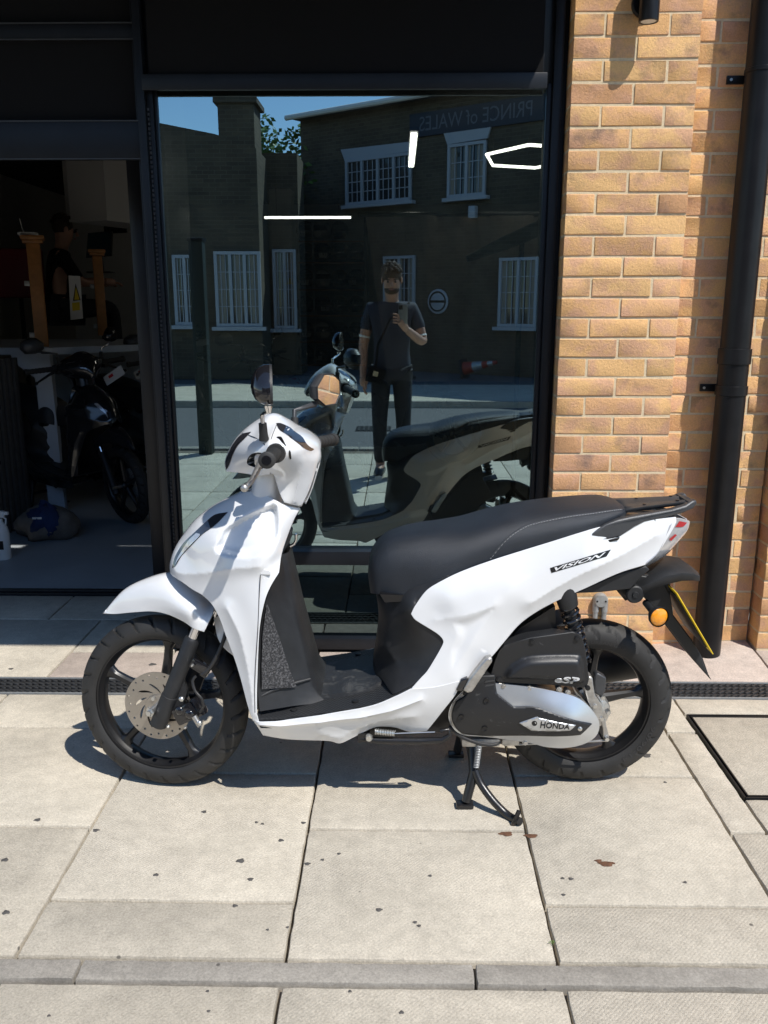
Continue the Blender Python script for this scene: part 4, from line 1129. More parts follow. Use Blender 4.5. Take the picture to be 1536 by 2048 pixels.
# ---- seat ---------------------------------------------------------
SEAT = [((741, 1186), (736, 1142), .035), ((745, 1187), (740, 1112), .070), ((756, 1188), (752, 1089), .096), ((785, 1189), (778, 1068), .117), ((837, 1189), (828, 1054), .138), ((865, 1178), (878, 1048), .149), ((905, 1152), (925, 1042), .153), ((950, 1133), (965, 1031), .151), ((1000, 1116), (1010, 1019), .147), ((1060, 1098), (1062, 1010), .143),
        ((1120, 1080), (1122, 1003), .139), ((1170, 1064), (1175, 1000), .132), ((1210, 1051), (1212, 999), .118), ((1236, 1042), (1234, 1003), .094), ((1248, 1034), (1246, 1012), .062), ((1252, 1028), (1250, 1020), .03)]
def seat_ring(bp_, tp_, Wd, sc=1.0):
    B, T = U(bp_[0], bp_[1], Wd*.97), U(tp_[0], tp_[1], 0.0)
    ring = []
    n_ = 22
    for i in range(n_+1):
        a = math.pi*i/n_
        cy, sz = -math.cos(a), math.sin(a)
        e = .62
        yy = Wd*math.copysign(abs(cy)**e, cy); h_ = abs(sz)**(e*1.05)
        ring.append(Vector((B.x+(T.x-B.x)*h_, yy*(1-.03*(1-h_)), B.z+(T.z-B.z)*h_)))
    return ring
rings = [seat_ring(*q) for q in SEAT]
def interp_rings(rings, k=4):
    P3 = np.array([[tuple(p) for p in r_] for r_ in rings]); out = []
    n_ = len(P3)
    for i in range(n_-1):
        p0, p1 = P3[i], P3[i+1]; pm, pn = P3[max(i-1, 0)], P3[min(i+2, n_-1)]
        for q in range(k):
            t = q/k; out.append((2*t**3-3*t*t+1)*p0+(t**3-2*t*t+t)*(p1-pm)/2+(-2*t**3+3*t*t)*p1+(t**3-t*t)*(pn-p0)/2)
    out.append(P3[-1]); return out
fine = interp_rings(rings)
b = MB().grid([[Vector(tuple(p)) for p in r_] for r_ in fine])
b.f.append(tuple(range(len(fine[0])))); n_ = len(fine[0]); b.f.append(tuple((len(fine)-1)*n_+i for i in range(n_)))
seat = b.build('seat', MAT['vinyl'], scooter, angle=60)
def on_seat(i_f, frac):
    """point on the seat skin: station (in rings) and share up the near side"""
    k = i_f*4; a = fine[min(int(k), len(fine)-1)]; b2 = fine[min(int(k)+1, len(fine)-1)]; t = k-int(k)
    j = frac*(n_-1)/2; j0 = int(j)
    A = a*(1-t)+b2*t; return Vector(tuple(A[j0]*(1-(j-j0))+A[min(j0+1, n_-1)]*(j-j0)))
for s_ in (1, -1):
    for dd in (0, .03):
        pth = [(7.6, .02+dd), (8.0, .20+dd), (8.5, .36+dd), (9.0, .43+dd), (10, .46+dd), (11, .47+dd), (12, .48+dd), (12.7, .50+dd), (13.3, .56+dd)]
        pts = [on_seat(a, c) for a, c in pth]
        pts = smooth_loop([(p.x, p.y, p.z, 0) for p in pts], .004, False)
        nv = Vector((0, -.0008, .0012))
        if dd == 0:
            MBs = MB()
            for q in range(0, len(pts)-1, 2):
                p0, p1 = Vector(tuple(pts[q]))+nv, Vector(tuple(pts[q+1]))+nv
                MBs.tube([(p0.x, s_*p0.y, p0.z), (p1.x, s_*p1.y, p1.z)], .0010, 5)
            o = MBs.build('stitching', MAT['thread'], scooter, smooth=False); o['kind'] = 'stuff'; sub(o, seat)
        else:
            sub(MB().tube([(p[0], s_*p[1], p[2]) for p in pts], .0028, 6).build('piping', MAT['vinyl'], scooter), seat)
P_('seat_base', MAT['ink'], [(760, 1189), (837, 1191), (870, 1180), (950, 1142), (1060, 1106), (1170, 1072), (1215, 1058), (1215, 1075), (1060, 1120), (950, 1160), (860, 1200), (770, 1205)], .125, 0.0, bev=0)

# ---- grab rail and rack ------------------------------------------
gr_side = [(1161, 1082), (1185, 1066), (1212, 1049), (1236, 1040), (1262, 1034), (1306, 1026), (1345, 1019), (1372, 1011), (1385, 1002), (1393, 1000), (1395, 1008), (1386, 1018), (1367, 1026), (1329, 1036), (1290, 1044), (1270, 1054), (1252, 1066), (1240, 1074), (1215, 1080), (1190, 1085)]
def rail_w(px): return float(np.interp(px, [1161, 1212, 1262, 1330, 1395], [.134, .130, .118, .088, .052]))
gro = []
for s_ in (1, -1):
    outer = [U(q[0], q[1], rail_w(q[0])) for q in gr_side]; inner = [Vector((p.x, p.y+.026, p.z)) for p in outer]
    o3 = [Vector((p.x, s_*p.y, p.z)) for p in outer]; i3 = [Vector((p.x, s_*p.y, p.z)) for p in inner]; n_ = len(o3)
    b = MB().add(o3+i3, [tuple(range(n_)), tuple(range(2*n_-1, n_-1, -1))]+[(i, n_+i, n_+(i+1) % n_, (i+1) % n_) for i in range(n_)])
    o = b.build('grab_rail', MAT['greyp'], scooter, angle=35); m_ = o.modifiers.new('edge', 'BEVEL'); m_.width = .005; m_.segments = 2; m_.limit_method = 'ANGLE'; m_.angle_limit = R(35); gro.append(o)
e_, r0_ = U(1388, 1006, .052), U(1262, 1036, .112)
rx0, rx1, zt, z0_ = r0_.x, e_.x, e_.z+.002, r0_.z+.012
rack = MB(); rows = []
for t in np.linspace(0, 1, 8):
    x = rx0+(rx1-rx0)*t-.004; w_ = (.066*(1-t)+.034*t); z = z0_+(zt-z0_)*t**.8
    rows.append([(x, -w_, z-.010), (x, -w_, z), (x, -w_*.62, z+.002), (x, -w_*.3, z-.004), (x, w_*.3, z-.004), (x, w_*.62, z+.002), (x, w_, z), (x, w_, z-.010)])
rko = rack.grid(rows).box((rx1-.006, 0, zt-.004), (.022, .108, .014), bev=.005).build('luggage_rack', MAT['greyp'], scooter, angle=30)
m_ = rko.modifiers.new('thickness', 'SOLIDIFY'); m_.thickness = .003
for s_ in (1, -1):
    for xx in (.3, .8): sub(MB().lathe([(0, .001), (.005, .001), (.005, -.003)], (rx0+(rx1-rx0)*xx, s_*.04*(1.1-.5*xx), z0_+(zt-z0_)*xx+.004), (0, 0, 1), 10).build('rack_bolt', MAT['ink'], scooter), rko)
P_('rail_foot', MAT['ink'], [(1193, 1085), (1240, 1075), (1237, 1080), (1204, 1089)], .128, .10, bev=.001)
P_('rail_post', MAT['ink'], [(1306, 1040), (1311, 1039), (1311, 1053), (1306, 1053)], .095, .085, bev=0)
# tail: filler between the panels, lamp, black undertray
tb = MB()
rows = []
for (tx, ty, bx, by, w_) in ((1200, 1056, 1150, 1185, .110), (1250, 1047, 1200, 1160, .098), (1300, 1041, 1245, 1142, .085), (1345, 1037, 1285, 1130, .068)):
    T, B = U(tx, ty, w_), U(bx, by, w_)
    rows.append([B, T+Vector((0, .0, -.006)), Vector((T.x, 0, T.z+.004)), Vector((T.x, -T.y, T.z-.006)), Vector((B.x, -B.y, B.z))])
tb.grid(rows).build('tail_cover', MAT['white'], scooter, angle=60)
tl = Panel([(1340, 1052, .086, 1), (1353, 1037, .070), (1368, 1038, .045), (1380, 1042, .012, 1), (1376, 1060, .014), (1356, 1085, .024), (1330, 1112, .036), (1294, 1133, .06, 1), (1290, 1130, .104), (1318, 1102, .095)], [(1345, 1075, .07)], p=2.0)
tlo = tl.build('tail_lamp', MAT['clear'], 'shell', .003)[0]
for o in tl.build('brake_lens', MAT['red'], 'pair', 0, loop=tl.sub_loop([(1350, 1054, 1), (1359, 1042, 1), (1374, 1045, 1), (1366, 1053)], .001), off=.0025, step=.006): sub(o, tlo)
for o in tl.build('signal_strip', MAT['red'], 'pair', 0, loop=tl.sub_loop([(1338, 1078, 1), (1350, 1068, 1), (1354, 1070, 1), (1342, 1082, 1)], .001), off=.0022, step=.006): sub(o, tlo)
P_('undertray', MAT['blackp'], [(1150, 1187), (1172, 1176), (1236, 1148), (1292, 1132), (1300, 1140), (1285, 1152), (1262, 1178), (1200, 1185)], .10, 0.0)
# rear mudguard, plate holder, plate, indicators
rm = MB(); rows = []
for (tx, ty, w_, hh) in ((1240, 1168, .060, .03), (1275, 1146, .075, .035), (1313, 1127, .085, .036), (1345, 1121, .085, .034), (1370, 1125, .075, .030), (1387, 1136, .055, .022), (1391, 1144, .03, .012)):
    T = U(tx, ty, 0)
    rows.append([Vector((T.x, -w_, T.z-hh)), Vector((T.x, -w_*.96, T.z-hh*.35)), Vector((T.x, -w_*.7, T.z-hh*.05)), Vector((T.x, 0, T.z)), Vector((T.x, w_*.7, T.z-hh*.05)), Vector((T.x, w_*.96, T.z-hh*.35)), Vector((T.x, w_, T.z-hh))])
b = MB().grid(rows); b.f.append(tuple(range(7))); b.f.append(tuple(len(rows)*7-7+i for i in range(7)))
o = b.build('rear_mudguard', MAT['blackp'], scooter, angle=35); sm = o.modifiers.new('thickness', 'SOLIDIFY'); sm.thickness = .004
ph = P_('plate_holder', MAT['blackp'], [(1253, 1176), (1262, 1160), (1282, 1151), (1310, 1156), (1330, 1170), (1341, 1190), (1347, 1230), (1366, 1256), (1384, 1280), (1401, 1308), (1410, 1335), (1424, 1362), (1409, 1346), (1385, 1318), (1355, 1278), (1327, 1241), (1307, 1216), (1290, 1196), (1272, 1183)], .050, .028)
P_('holder_web', MAT['blackp'], [(1300, 1160), (1336, 1190), (1347, 1232), (1405, 1315), (1420, 1358), (1406, 1340), (1352, 1270), (1318, 1220)], .034, 0.0, bev=0)
P_('rear_tray', MAT['blackp'], [(1285, 1150), (1341, 1150), (1341, 1190), (1310, 1160)], .045, 0.0, bev=.002)
a, c = U(1346, 1190, .1145), U(1419, 1313, .1145); a.y = c.y = 0.0
ax_ = (c-a).normalized(); up_ = Vector((ax_.z, 0, -ax_.x)).normalized()
if up_.x < 0: up_ = -up_
pc = (a+c)/2+up_*.012
Mx = Matrix((Vector((ax_.x, 0, up_.x)), Vector((0, 1, 0)), Vector((ax_.z, 0, up_.z))))
npo = MB().box(pc, ((c-a).length, .229, .003), M=Mx, bev=.001).build('number_plate', MAT['yellow'], scooter)
sub(MB().box(pc-up_*.0035, ((c-a).length-.03, .18, .004), M=Mx, bev=.001).build('plate_backing', MAT['blackp'], scooter), npo)
for s_ in (1, -1):
    c = U(1318, 1234, .125); c = Vector((c.x, s_*c.y, c.z)); dn = Vector((.25, -s_*.97, 0)).normalized()
    io = MB().lathe([(0, -.03), (.018, -.026), (.0275, -.010), (.0295, .0), (.0285, .004)], c, dn, 28).tube([c-dn*.02, Vector((c.x-.012, s_*-.04, c.z+.012))], .010, 12).build('indicator', MAT['blackp'], scooter)
    sub(MB().lathe([(0, .010), (.012, .0085), (.022, .005), (.0265, .0005), (.0265, -.003)], c, dn, 28).build('indicator_lens', MAT['amber'], scooter), io)
c = U(1270, 1189, .07)
MB().lathe([(0, .008), (.008, .008), (.010, .004), (.022, .004), (.026, 0), (.026, -.03)], c, (0, -1, 0), 24).build('reflector_mount', MAT['blackp'], scooter)

# ---- engine and drive --------------------------------------------
P_('underbody', MAT['ink'], [(985, 1315), (1040, 1256), (1110, 1212), (1112, 1250), (1140, 1300), (1040, 1400), (900, 1440), (905, 1400), (940, 1350)], .105, -.105, both=False, bev=0)
P_('chassis', MAT['ink'], [(700, 1450), (780, 1400), (900, 1350), (930, 1400), (900, 1462), (850, 1470), (720, 1478)], .12, -.12, both=False, bev=.004)
inf = MB(); rows = []
for k in range(7):
    a = R(35+k*11); rr = RR+.022
    rows.append([Vector((RAX.x-rr*math.cos(a-R(20))*1.0, yy, RAX.z+rr*math.sin(a-R(20)))) for yy in (-.062, -.05, 0, .05, .062)])
o = inf.grid(rows).build('inner_mudguard', MAT['blackp'], scooter, angle=60); sm = o.modifiers.new('thickness', 'SOLIDIFY'); sm.thickness = .004
ac = Panel([(982, 1352, .150, 1), (992, 1318, .150), (1008, 1293, .150), (1059, 1278, .15), (1110, 1272, .15), (1146, 1266, .15), (1161, 1273, .15), (1169, 1297, .15), (1174, 1340, .15), (1177, 1360, .15), (1169, 1374, .15), (1102, 1368, .15), (1005, 1364, .15)], [(1080, 1320, .152)], p=1.0,
           dents=[([(1004, 1352), (1020, 1330), (1052, 1313), (1090, 1309), (1158, 1309), (1164, 1318), (1170, 1358), (1163, 1368), (1104, 1361), (1010, 1358)], -.020, .018)], step=.008)
aco = ac.build('air_cleaner_case', MAT['scuff'], 'near', .0)[0]
P_('air_cleaner_back', MAT['blackp'], [(980, 1353), (992, 1317), (1008, 1291), (1059, 1276), (1146, 1264), (1163, 1272), (1171, 1297), (1178, 1360), (1169, 1376), (1102, 1370), (1005, 1366)], .150, .095, both=False, bev=.002)
def near_text(sf, quad, txt, mat, off, name, par, shear=.0, bold=0.0, raise_=0.0, pad=(0, 0)):
    TL, TR, BR, BL = [np.array(q, float) for q in quad]
    u, v, f, asp = text_verts(txt, 3, shear, bold)
    def pt(a, b_, o_):
        a = pad[0]+(1-2*pad[0])*a; b_ = pad[1]+(1-2*pad[1])*b_
        q = (TL*(1-a)+TR*a)*b_+(BL*(1-a)+BR*a)*(1-b_); return sf.at(q[0], q[1], o_)
    b = MB(); b.v = [tuple(pt(a, c, off)) for a, c in zip(u, v)]; b.f = list(f)
    o = b.build(name, mat, scooter, smooth=False, fix=False)
    if raise_:
        sm = o.modifiers.new('thickness', 'SOLIDIFY'); sm.thickness = raise_; sm.offset = 0
    return sub(o, par)
near_text(ac, [(1110, 1353), (1160, 1355), (1158, 1368), (1109, 1365)], 'eSP', MAT['badge'], .002, 'badge_lettering', aco, .15, .03, .0016)
for (px, py) in ((1064, 1283), (1154, 1277), (997, 1358), (1175, 1375)):
    c = U(px, py, .150); sub(MB().lathe([(0, .007), (.0045, .007), (.0045, .005), (.0075, .005), (.0075, 0)], c, (0, -1, 0), 10).build('case_screw', MAT['steel'], scooter), aco)
# drive case: silver casting, black cover, badge plate
dc = Panel([(897, 1430, .150), (905, 1405, .15), (930, 1378, .15), (960, 1356, .15), (990, 1366, .152), (1060, 1374, .155), (1133, 1388, .158), (1165, 1402, .158), (1190, 1428, .158), (1199, 1450, .158), (1192, 1472, .158), (1168, 1488, .158), (1130, 1496, .158), (1092, 1494, .158), (1060, 1486, .155), (973, 1474, .15), (925, 1470, .15), (903, 1452, .15)],
           [(1100, 1420, .178), (1150, 1440, .180), (1000, 1420, .168), (940, 1425, .162), (1100, 1475, .172), (1160, 1470, .174)], p=1.0, step=.009)
dco = dc.build('drive_case', MAT['silver'], 'near', 0)[0]
P_('drive_case_back', MAT['alu'], [(897, 1430), (905, 1405), (930, 1378), (960, 1358), (990, 1366), (1060, 1374), (1133, 1388), (1165, 1402), (1190, 1428), (1199, 1450), (1192, 1472), (1168, 1488), (1130, 1496), (1092, 1494), (1060, 1486), (973, 1474), (925, 1470), (903, 1452)], .152, .06, both=False, bev=.004)
cvl = dc.sub_loop([(903, 1430), (911, 1405), (928, 1392, 1), (950, 1360, 1), (988, 1353, 1), (994, 1386, 1), (1028, 1414, 1), (1060, 1413), (1077, 1415, 1), (1184, 1447, 1), (1161, 1469, 1), (1060, 1471), (973, 1471), (925, 1466), (908, 1450)], .004)
cvo = dc.build('drive_cover', MAT['scuff'], 'near', .010, loop=cvl, off=.006, step=.005, angle=30)[0]; sub(cvo, dco)
bpl = dc.sub_loop([(1038, 1446, 1), (1071, 1434, 1), (1152, 1450, 1), (1140, 1461, 1), (1063, 1461, 1)], .008)
bpo = dc.build('badge_plate', MAT['silver'], 'near', .003, loop=bpl, off=.0092, step=.005, angle=30)[0]; sub(bpo, dco)
near_text(dc, [(1082, 1443), (1141, 1450), (1139, 1459), (1080, 1456)], 'HONDA', MAT['steel'], .0100, 'badge_lettering', dco, 0, .02, .0018)
for (px, py) in ((973, 1402), (922, 1435), (969, 1458), (1069, 1447)):
    c = dc.at(px, py, .0105); sub(MB().lathe([(0, -.001), (.0035, -.001), (.0075, .0005), (.0078, -.003)], c, (0, -1, 0), 12).build('cover_bolt', MAT['ink'], scooter), dco)
c = dc.at(1160, 1458, .008); sub(MB().lathe([(0, .003), (.004, .003), (.0065, .001), (.0065, -.003)], c, (0, -1, 0), 12).build('cover_bolt', MAT['bolt'], scooter), dco)
for (px, py) in ((1006, 1372), (1058, 1376), (1118, 1378), (1135, 1384), (1050, 1484)):
    c = U(px, py, .150); sub(MB().lathe([(0, .008), (.005, .008), (.006, .005), (.0085, .005), (.0085, -.02)], c, (0, -1, 0), 8).build('case_bolt', MAT['alu'], scooter), dco)
P_('cooling_shroud', MAT['blackp'], [(938, 1366), (960, 1352), (990, 1351), (993, 1384), (950, 1388), (925, 1392)], .158, .10, both=False)
for k in range(3): P_('shroud_vent', MAT['greyp'], [(972, 1362+8*k), (989, 1360+8*k), (989, 1362.5+8*k), (969, 1366+8*k)], .160, .157, both=False, bev=0)
# rear hub: brake plate, arm, shock foot
hub = MB().lathe([(0, .035), (.02, .035), (.03, .028), (.052, .022), (.056, .012), (.056, -.02), (0, -.02)], (RAX.x, -.058, RAX.z), (0, -1, 0), 32).build('brake_drum', MAT['alu'], scooter)
P_('shock_foot', MAT['alu'], [(1168, 1376), (1178, 1352), (1186, 1356), (1192, 1392), (1206, 1410), (1208, 1440), (1198, 1452), (1188, 1430), (1176, 1404)], .125, .085, both=False, bev=.004)
P_('exhaust_guard', MAT['greyp'], [(1190, 1350), (1196, 1346), (1213, 1356), (1211, 1384), (1204, 1394), (1191, 1388), (1188, 1366)], .128, .10, both=False, bev=.004)
P_('brake_arm', MAT['alu'], [(1202, 1440), (1210, 1438), (1214, 1456), (1219, 1476), (1212, 1482), (1207, 1476), (1206, 1458)], .118, .108, both=False, bev=.002)
for (px, py) in ((1205, 1394), (1189, 1411), (1203, 1436), (1216, 1424), (1213, 1477)):
    MB().lathe([(0, .008), (.006, .008), (.0075, .004), (.0075, -.01)], U(px, py, .122), (0, -1, 0), 8).build('hub_bolt', MAT['bolt'], scooter)
MB().tube([U(1010, 1490, .10), U(1216, 1481, .115)], .003, 8).build('brake_rod', MAT['bolt'], scooter)
# shock absorber
s0, s1 = U(1133, 1196, .115), U(1166, 1330, .118)
sh = MB().tube([s0+Vector((-.008, 0, .05)), s0, s0.lerp(s1, .12)], [.026, .030, .027], 20).tube([s0.lerp(s1, .1), s1], .015, 14).build('shock_absorber', MAT['blackp'], scooter)
sdv = (s1-s0); u_ = sdv.normalized().cross(Vector((0, 1, 0))).normalized(); v_ = sdv.normalized().cross(u_)
hel = [s0.lerp(s1, .10+.85*t/150)+(u_*math.cos(t*2*math.pi/16.5)+v_*math.sin(t*2*math.pi/16.5))*.0225 for t in range(151)]
sub(MB().tube(hel, .0048, 8).build('spring', MAT['blackgloss'], scooter), sh)
# passenger pegs
for o in P_('footpeg', MAT['alu'], [(926, 1381), (938, 1360), (962, 1330), (972, 1318), (984, 1315), (985, 1324), (966, 1352), (945, 1384), (936, 1387)], .205, .178, bev=.004): pass
P_('peg_bracket', MAT['blackgloss'], [(912, 1382), (922, 1360), (936, 1356), (934, 1366), (924, 1384)], .202, .17, bev=.003)
# silencer on the far side
mu = MB().tube([(.36, .13, .25), (.50, .15, .27), (.56, .155, .28), (.82, .165, .315), (.85, .165, .32)], [.03, .045, .060, .058, .04], 24).build('silencer', MAT['blackp'], scooter)
sub(MB().tube([(.45, .225, .285), (.6, .232, .30), (.78, .232, .325)], [.03, .042, .03], 14).build('heat_shield', MAT['greyp'], scooter), mu)
# stands
cs = MB()
pv0 = U(945, 1478, .10); ft0 = Vector(SCI @ Vector(G(932, 1614)))
n1 = U(948, 1545, .14)
cs.tube([pv0+Vector((0, .02, .02)), n1, ft0+Vector((0, 0, .018))], [.015, .0145, .0135], 14)
cs.box(ft0+Vector((-.004, .0, .008)), (.05, .032, .012), bev=.004)
tp_ = Vector(SCI @ Vector(G(1040, 1652))); tp_.z = .014
cs.tube([Vector(tuple(p)) for p in smooth_loop([(p.x, p.y, p.z, 0) for p in (n1+Vector((.002, -.004, .01)), U(960, 1565, .16), U(985, 1600, .19), U(1015, 1630, .215), tp_+Vector((0, 0, .0)))], .012, False)], .0115, 12)
cs.box(tp_+Vector((-.012, .004, .008)), (.012, .01, .05), M=Matrix.Rotation(R(20), 3, 'Y'), bev=.003)
ftf = Vector((ft0.x, -ft0.y-.0, 0))
cs.tube([Vector((pv0.x, .08, pv0.z+.02)), Vector((ft0.x+.01, .10, .10)), Vector((ft0.x, .125, .02))], [.015, .0145, .0135], 14).box(Vector((ft0.x-.004, .125, .008)), (.05, .032, .012), bev=.004)
cs.tube([Vector((n1.x, -.12, n1.z+.01)), Vector((n1.x, .09, n1.z+.01))], .011, 12)
cso = cs.build('centre_stand', MAT['stand'], scooter)
def coil(p0, p1, r_, wr, turns, name, mat, par):
    p0, p1 = Vector(tuple(p0)), Vector(tuple(p1)); ax_ = (p1-p0).normalized(); u_ = ax_.cross(Vector((0, 1, .1))).normalized(); v_ = ax_.cross(u_)
    n_ = turns*10
    o = MB().tube([p0.lerp(p1, t/n_)+(u_*math.cos(t*.6283)+v_*math.sin(t*.6283))*r_ for t in range(n_+1)], wr, 6).build(name, mat, scooter)
    return sub(o, par)
coil(U(958, 1490, .15), U(952, 1535, .15), .0075, .0016, 14, 'spring', MAT['galv'], cso)
ss = MB().tube([U(720, 1477, .155), U(760, 1481, .160), U(840, 1482, .165), U(885, 1480, .17), U(900, 1470, .172), U(897, 1459, .17), U(880, 1462, .168)], [.008, .010, .010, .009, .007, .006, .005], 10)
ss.box(U(728, 1473, .152), (.035, .02, .03), bev=.004)
sso = ss.build('side_stand', MAT['stand'], scooter)
coil(U(750, 1463, .165), U(790, 1467, .165), .008, .0016, 12, 'spring', MAT['bolt'], sso)
sub(MB().tube([U(790, 1467, .165), U(870, 1464, .165)], .002, 6).build('spring_rod', MAT['bolt'], scooter), sso)
sub(MB().lathe([(0, .012), (.008, .012), (.011, .006), (.011, 0)], U(738, 1474, .165), (0, -1, 0), 10).build('stand_bolt', MAT['bolt'], scooter), sso)
# cables and small bits under the engine
MB().tube([Vector(tuple(p)) for p in smooth_loop([(p.x, p.y, p.z, 0) for p in (U(898, 1452, .14), U(920, 1472, .15), U(955, 1486, .155), (U(985, 1490, .15)), U(1000, 1484, .14))], .01, False)], .005, 8).build('engine_hose', MAT['hose'], scooter)
MB().box(U(960, 1478, .12), (.11, .05, .025), bev=.006).box(U(1020, 1480, .12), (.05, .03, .02), bev=.004).build('engine_sump', MAT['alu'], scooter)
# luggage hook on the leg shield
hk = U(578, 1080, .02)
P_('hook_plate', MAT['blackp'], [(579, 1063), (582, 1066), (580, 1082), (566, 1108), (561, 1108), (565, 1084)], .03, 0.0, bev=.002)
MB().tube([U(580, 1092, 0), U(588, 1088, 0), U(592, 1080, 0), U(592, 1068, 0)], [.005, .0045, .004, .0045], 10).build('luggage_hook', MAT['chrome'], scooter)
# ================================================================== inside the shop
MAT.update(
    shopfloor=plain('grey_floor', (.34, .37, .39), .45, vary=.12, vscale=3, rvary=.08),
    shopwall=plain('interior_wall', (.42, .41, .39), .85, vary=.05, vscale=2),
    ceil=plain('dark_ceiling', (.03, .03, .03), .9),
    wood=plain('orange_wood', (.40, .17, .045), .45, vary=.25, vscale=18),
    counter=plain('pale_counter', (.52, .57, .63), .5, vary=.05, vscale=6),
    led=emit('led_tube', (1.0, .95, .82), 6.0),
    ledw=emit('warm_led_strip', (1.0, .80, .45), 2.0),
    screen=plain('screen_glass', (.03, .055, .07), .1),
    cloth=plain('backdrop_cloth', (.42, .36, .30), .9, vary=.1, vscale=4),
    redcloth=plain('red_vinyl', (.22, .02, .025), .5),
    sack=plain('grey_sack', (.15, .135, .12), .9, vary=.3, vscale=14, bump=.5, bscale=60),
    bluecloth=plain('blue_cloth', (.012, .03, .10), .85, vary=.3, vscale=20, bump=.5, bscale=80),
    darkbody=plain('dark_scooter_paint', (.014, .015, .018), .22, coat=.7),
    skin=plain('skin', (.42, .23, .16), .55, vary=.12, vscale=12),
    hair=plain('dark_hair', (.035, .020, .012), .7, vary=.4, vscale=90, bump=.8, bscale=220),
    warn=plain('warning_yellow', (.75, .55, .02), .5),
    slat=plain('dark_slat', (.075, .072, .07), .5, vary=.2, vscale=30),
)
def room(name, c, d, mat):
    return tag(MB().box(c, d).build(name, MAT[mat], smooth=False), kind='structure')
room('shop_floor', (-.55, 8.1, -.03), (7.5, 8.02, .06), 'shopfloor'); room('shop_floor', (1.1, 3.77, -.035), (4.0, .62, .06), 'shopfloor')
room('shop_back_wall', (-.55, 12.2, 1.4), (7.5, .2, 2.8), 'shopwall'); room('shop_left_wall', (-4.25, 7.8, 1.4), (.2, 8.6, 2.8), 'shopwall'); room('shop_right_wall', (3.1, 7.8, 1.4), (.2, 8.6, 2.8), 'shopwall')
room('shop_ceiling', (-.55, 8.0, 2.77), (7.6, 9.1, .05), 'ceil')
room('shop_roof', (-.55, 10.9, 2.85), (7.7, 3.0, .1), 'ceil')
# counter with its brace, slatted front and posts
A_ = G(112, 1026); yc = A_[1]
ct = empty('counter', (A_[0], yc, 0), label='pale shop counter with an angled brace leg and a slatted front', cat='counter')
lo = Vector(ct.location)
brace = [Vector(W(px, py, yc))-lo for px, py in ((18, 702), (98, 698), (131, 1026), (99, 1026), (71, 757), (27, 724))]
MB().prism(brace, (0, .05, 0)).build('brace_leg', MAT['counter'], ct, smooth=False)
c0 = W(14, 700, yc); c1 = W(99, 697, yc); c2 = W(296, 687, yc*1.14); zt = c1[2]
plan = [(-4.1, c0[1]-.02), (c1[0]+.02, c1[1]-.02), (c2[0]+.3, c2[1]), (c2[0]+.3, c2[1]+.75), (-4.1, c2[1]+.75)]
MB().prism([(x-lo.x, y-lo.y, zt-.04) for x, y in plan], (0, 0, .045)).build('counter_top', MAT['counter'], ct, smooth=False)
q0, q1 = G(64, 1045), G(-60, 1105)
for k in range(11):
    t = (k+.5)/11; p = q0*(1-t)+q1*t; an = math.atan2(q1[1]-q0[1], q1[0]-q0[0])
    MB().box((p[0]-lo.x, p[1]-lo.y, zt/2-.02), (.032, .022, zt-.05), rz=an).build('slat', MAT['slat'], ct, smooth=False)
m_ = (q0+q1)/2
MB().box((m_[0]-lo.x-.01, m_[1]-lo.y+.03, zt/2-.02), (float(np.linalg.norm(q1-q0)), .015, zt-.05), rz=math.atan2(q1[1]-q0[1], q1[0]-q0[0])).build('slat_backing', MAT['ink'], ct, smooth=False)
s0, s1 = W(152, 706, yc*1.05), W(298, 690, yc*1.14)
MB().tube([Vector(s0)-lo, Vector(s1)-lo], .007, 6).build('light_strip', MAT['ledw'], ct)
bk = MB().box((c2[0]-.4-lo.x, c2[1]+.5-lo.y, zt/2), (1.4, .04, zt-.06)).build('counter_back', MAT['counter'], ct, smooth=False)
for (px, py0, py1, Yp, wd, lab) in ((85, 694, 487, yc*1.03, .085, 'thick orange wooden post with a square cap on the counter'), (206, 671, 512, yc*1.22, .075, 'slimmer orange wooden post on the counter before the monitor')):
    b0 = W(px, py0, Yp); zt_ = W(px, py1, Yp)[2]
    wp = empty('wooden_post', (b0[0], b0[1], b0[2]), .35, lab, 'post')
    hgt = zt_-b0[2]
    MB().box((0, 0, hgt/2), (wd, wd, hgt), bev=.006).build('shaft', MAT['wood'], wp)
    MB().box((0, 0, hgt+.012), (wd*1.5, wd*1.5, .022), bev=.005).box((0, 0, hgt+.036), (wd*1.75, wd*1.75, .026), bev=.006).build('cap', MAT['wood'], wp)
    for zz in (.12, .62):
        MB().box((-wd*.62, -.01, hgt*zz), (.05, .012, .035), bev=.005).build('glass_clip', MAT['galv'], wp)
rt_ = W(56, 468, yc*1.03)
ro = empty('router', tuple(rt_), label='small white router box lying on the wooden post cap', cat='router')
MB().box((0, 0, .0), (.11, .08, .02), bev=.004).build('router_case', MAT['whiteflat'], ro); MB().tube([(-.04, .03, 0), (-.06, .03, .10)], .003, 6).build('antenna', MAT['whiteflat'], ro)
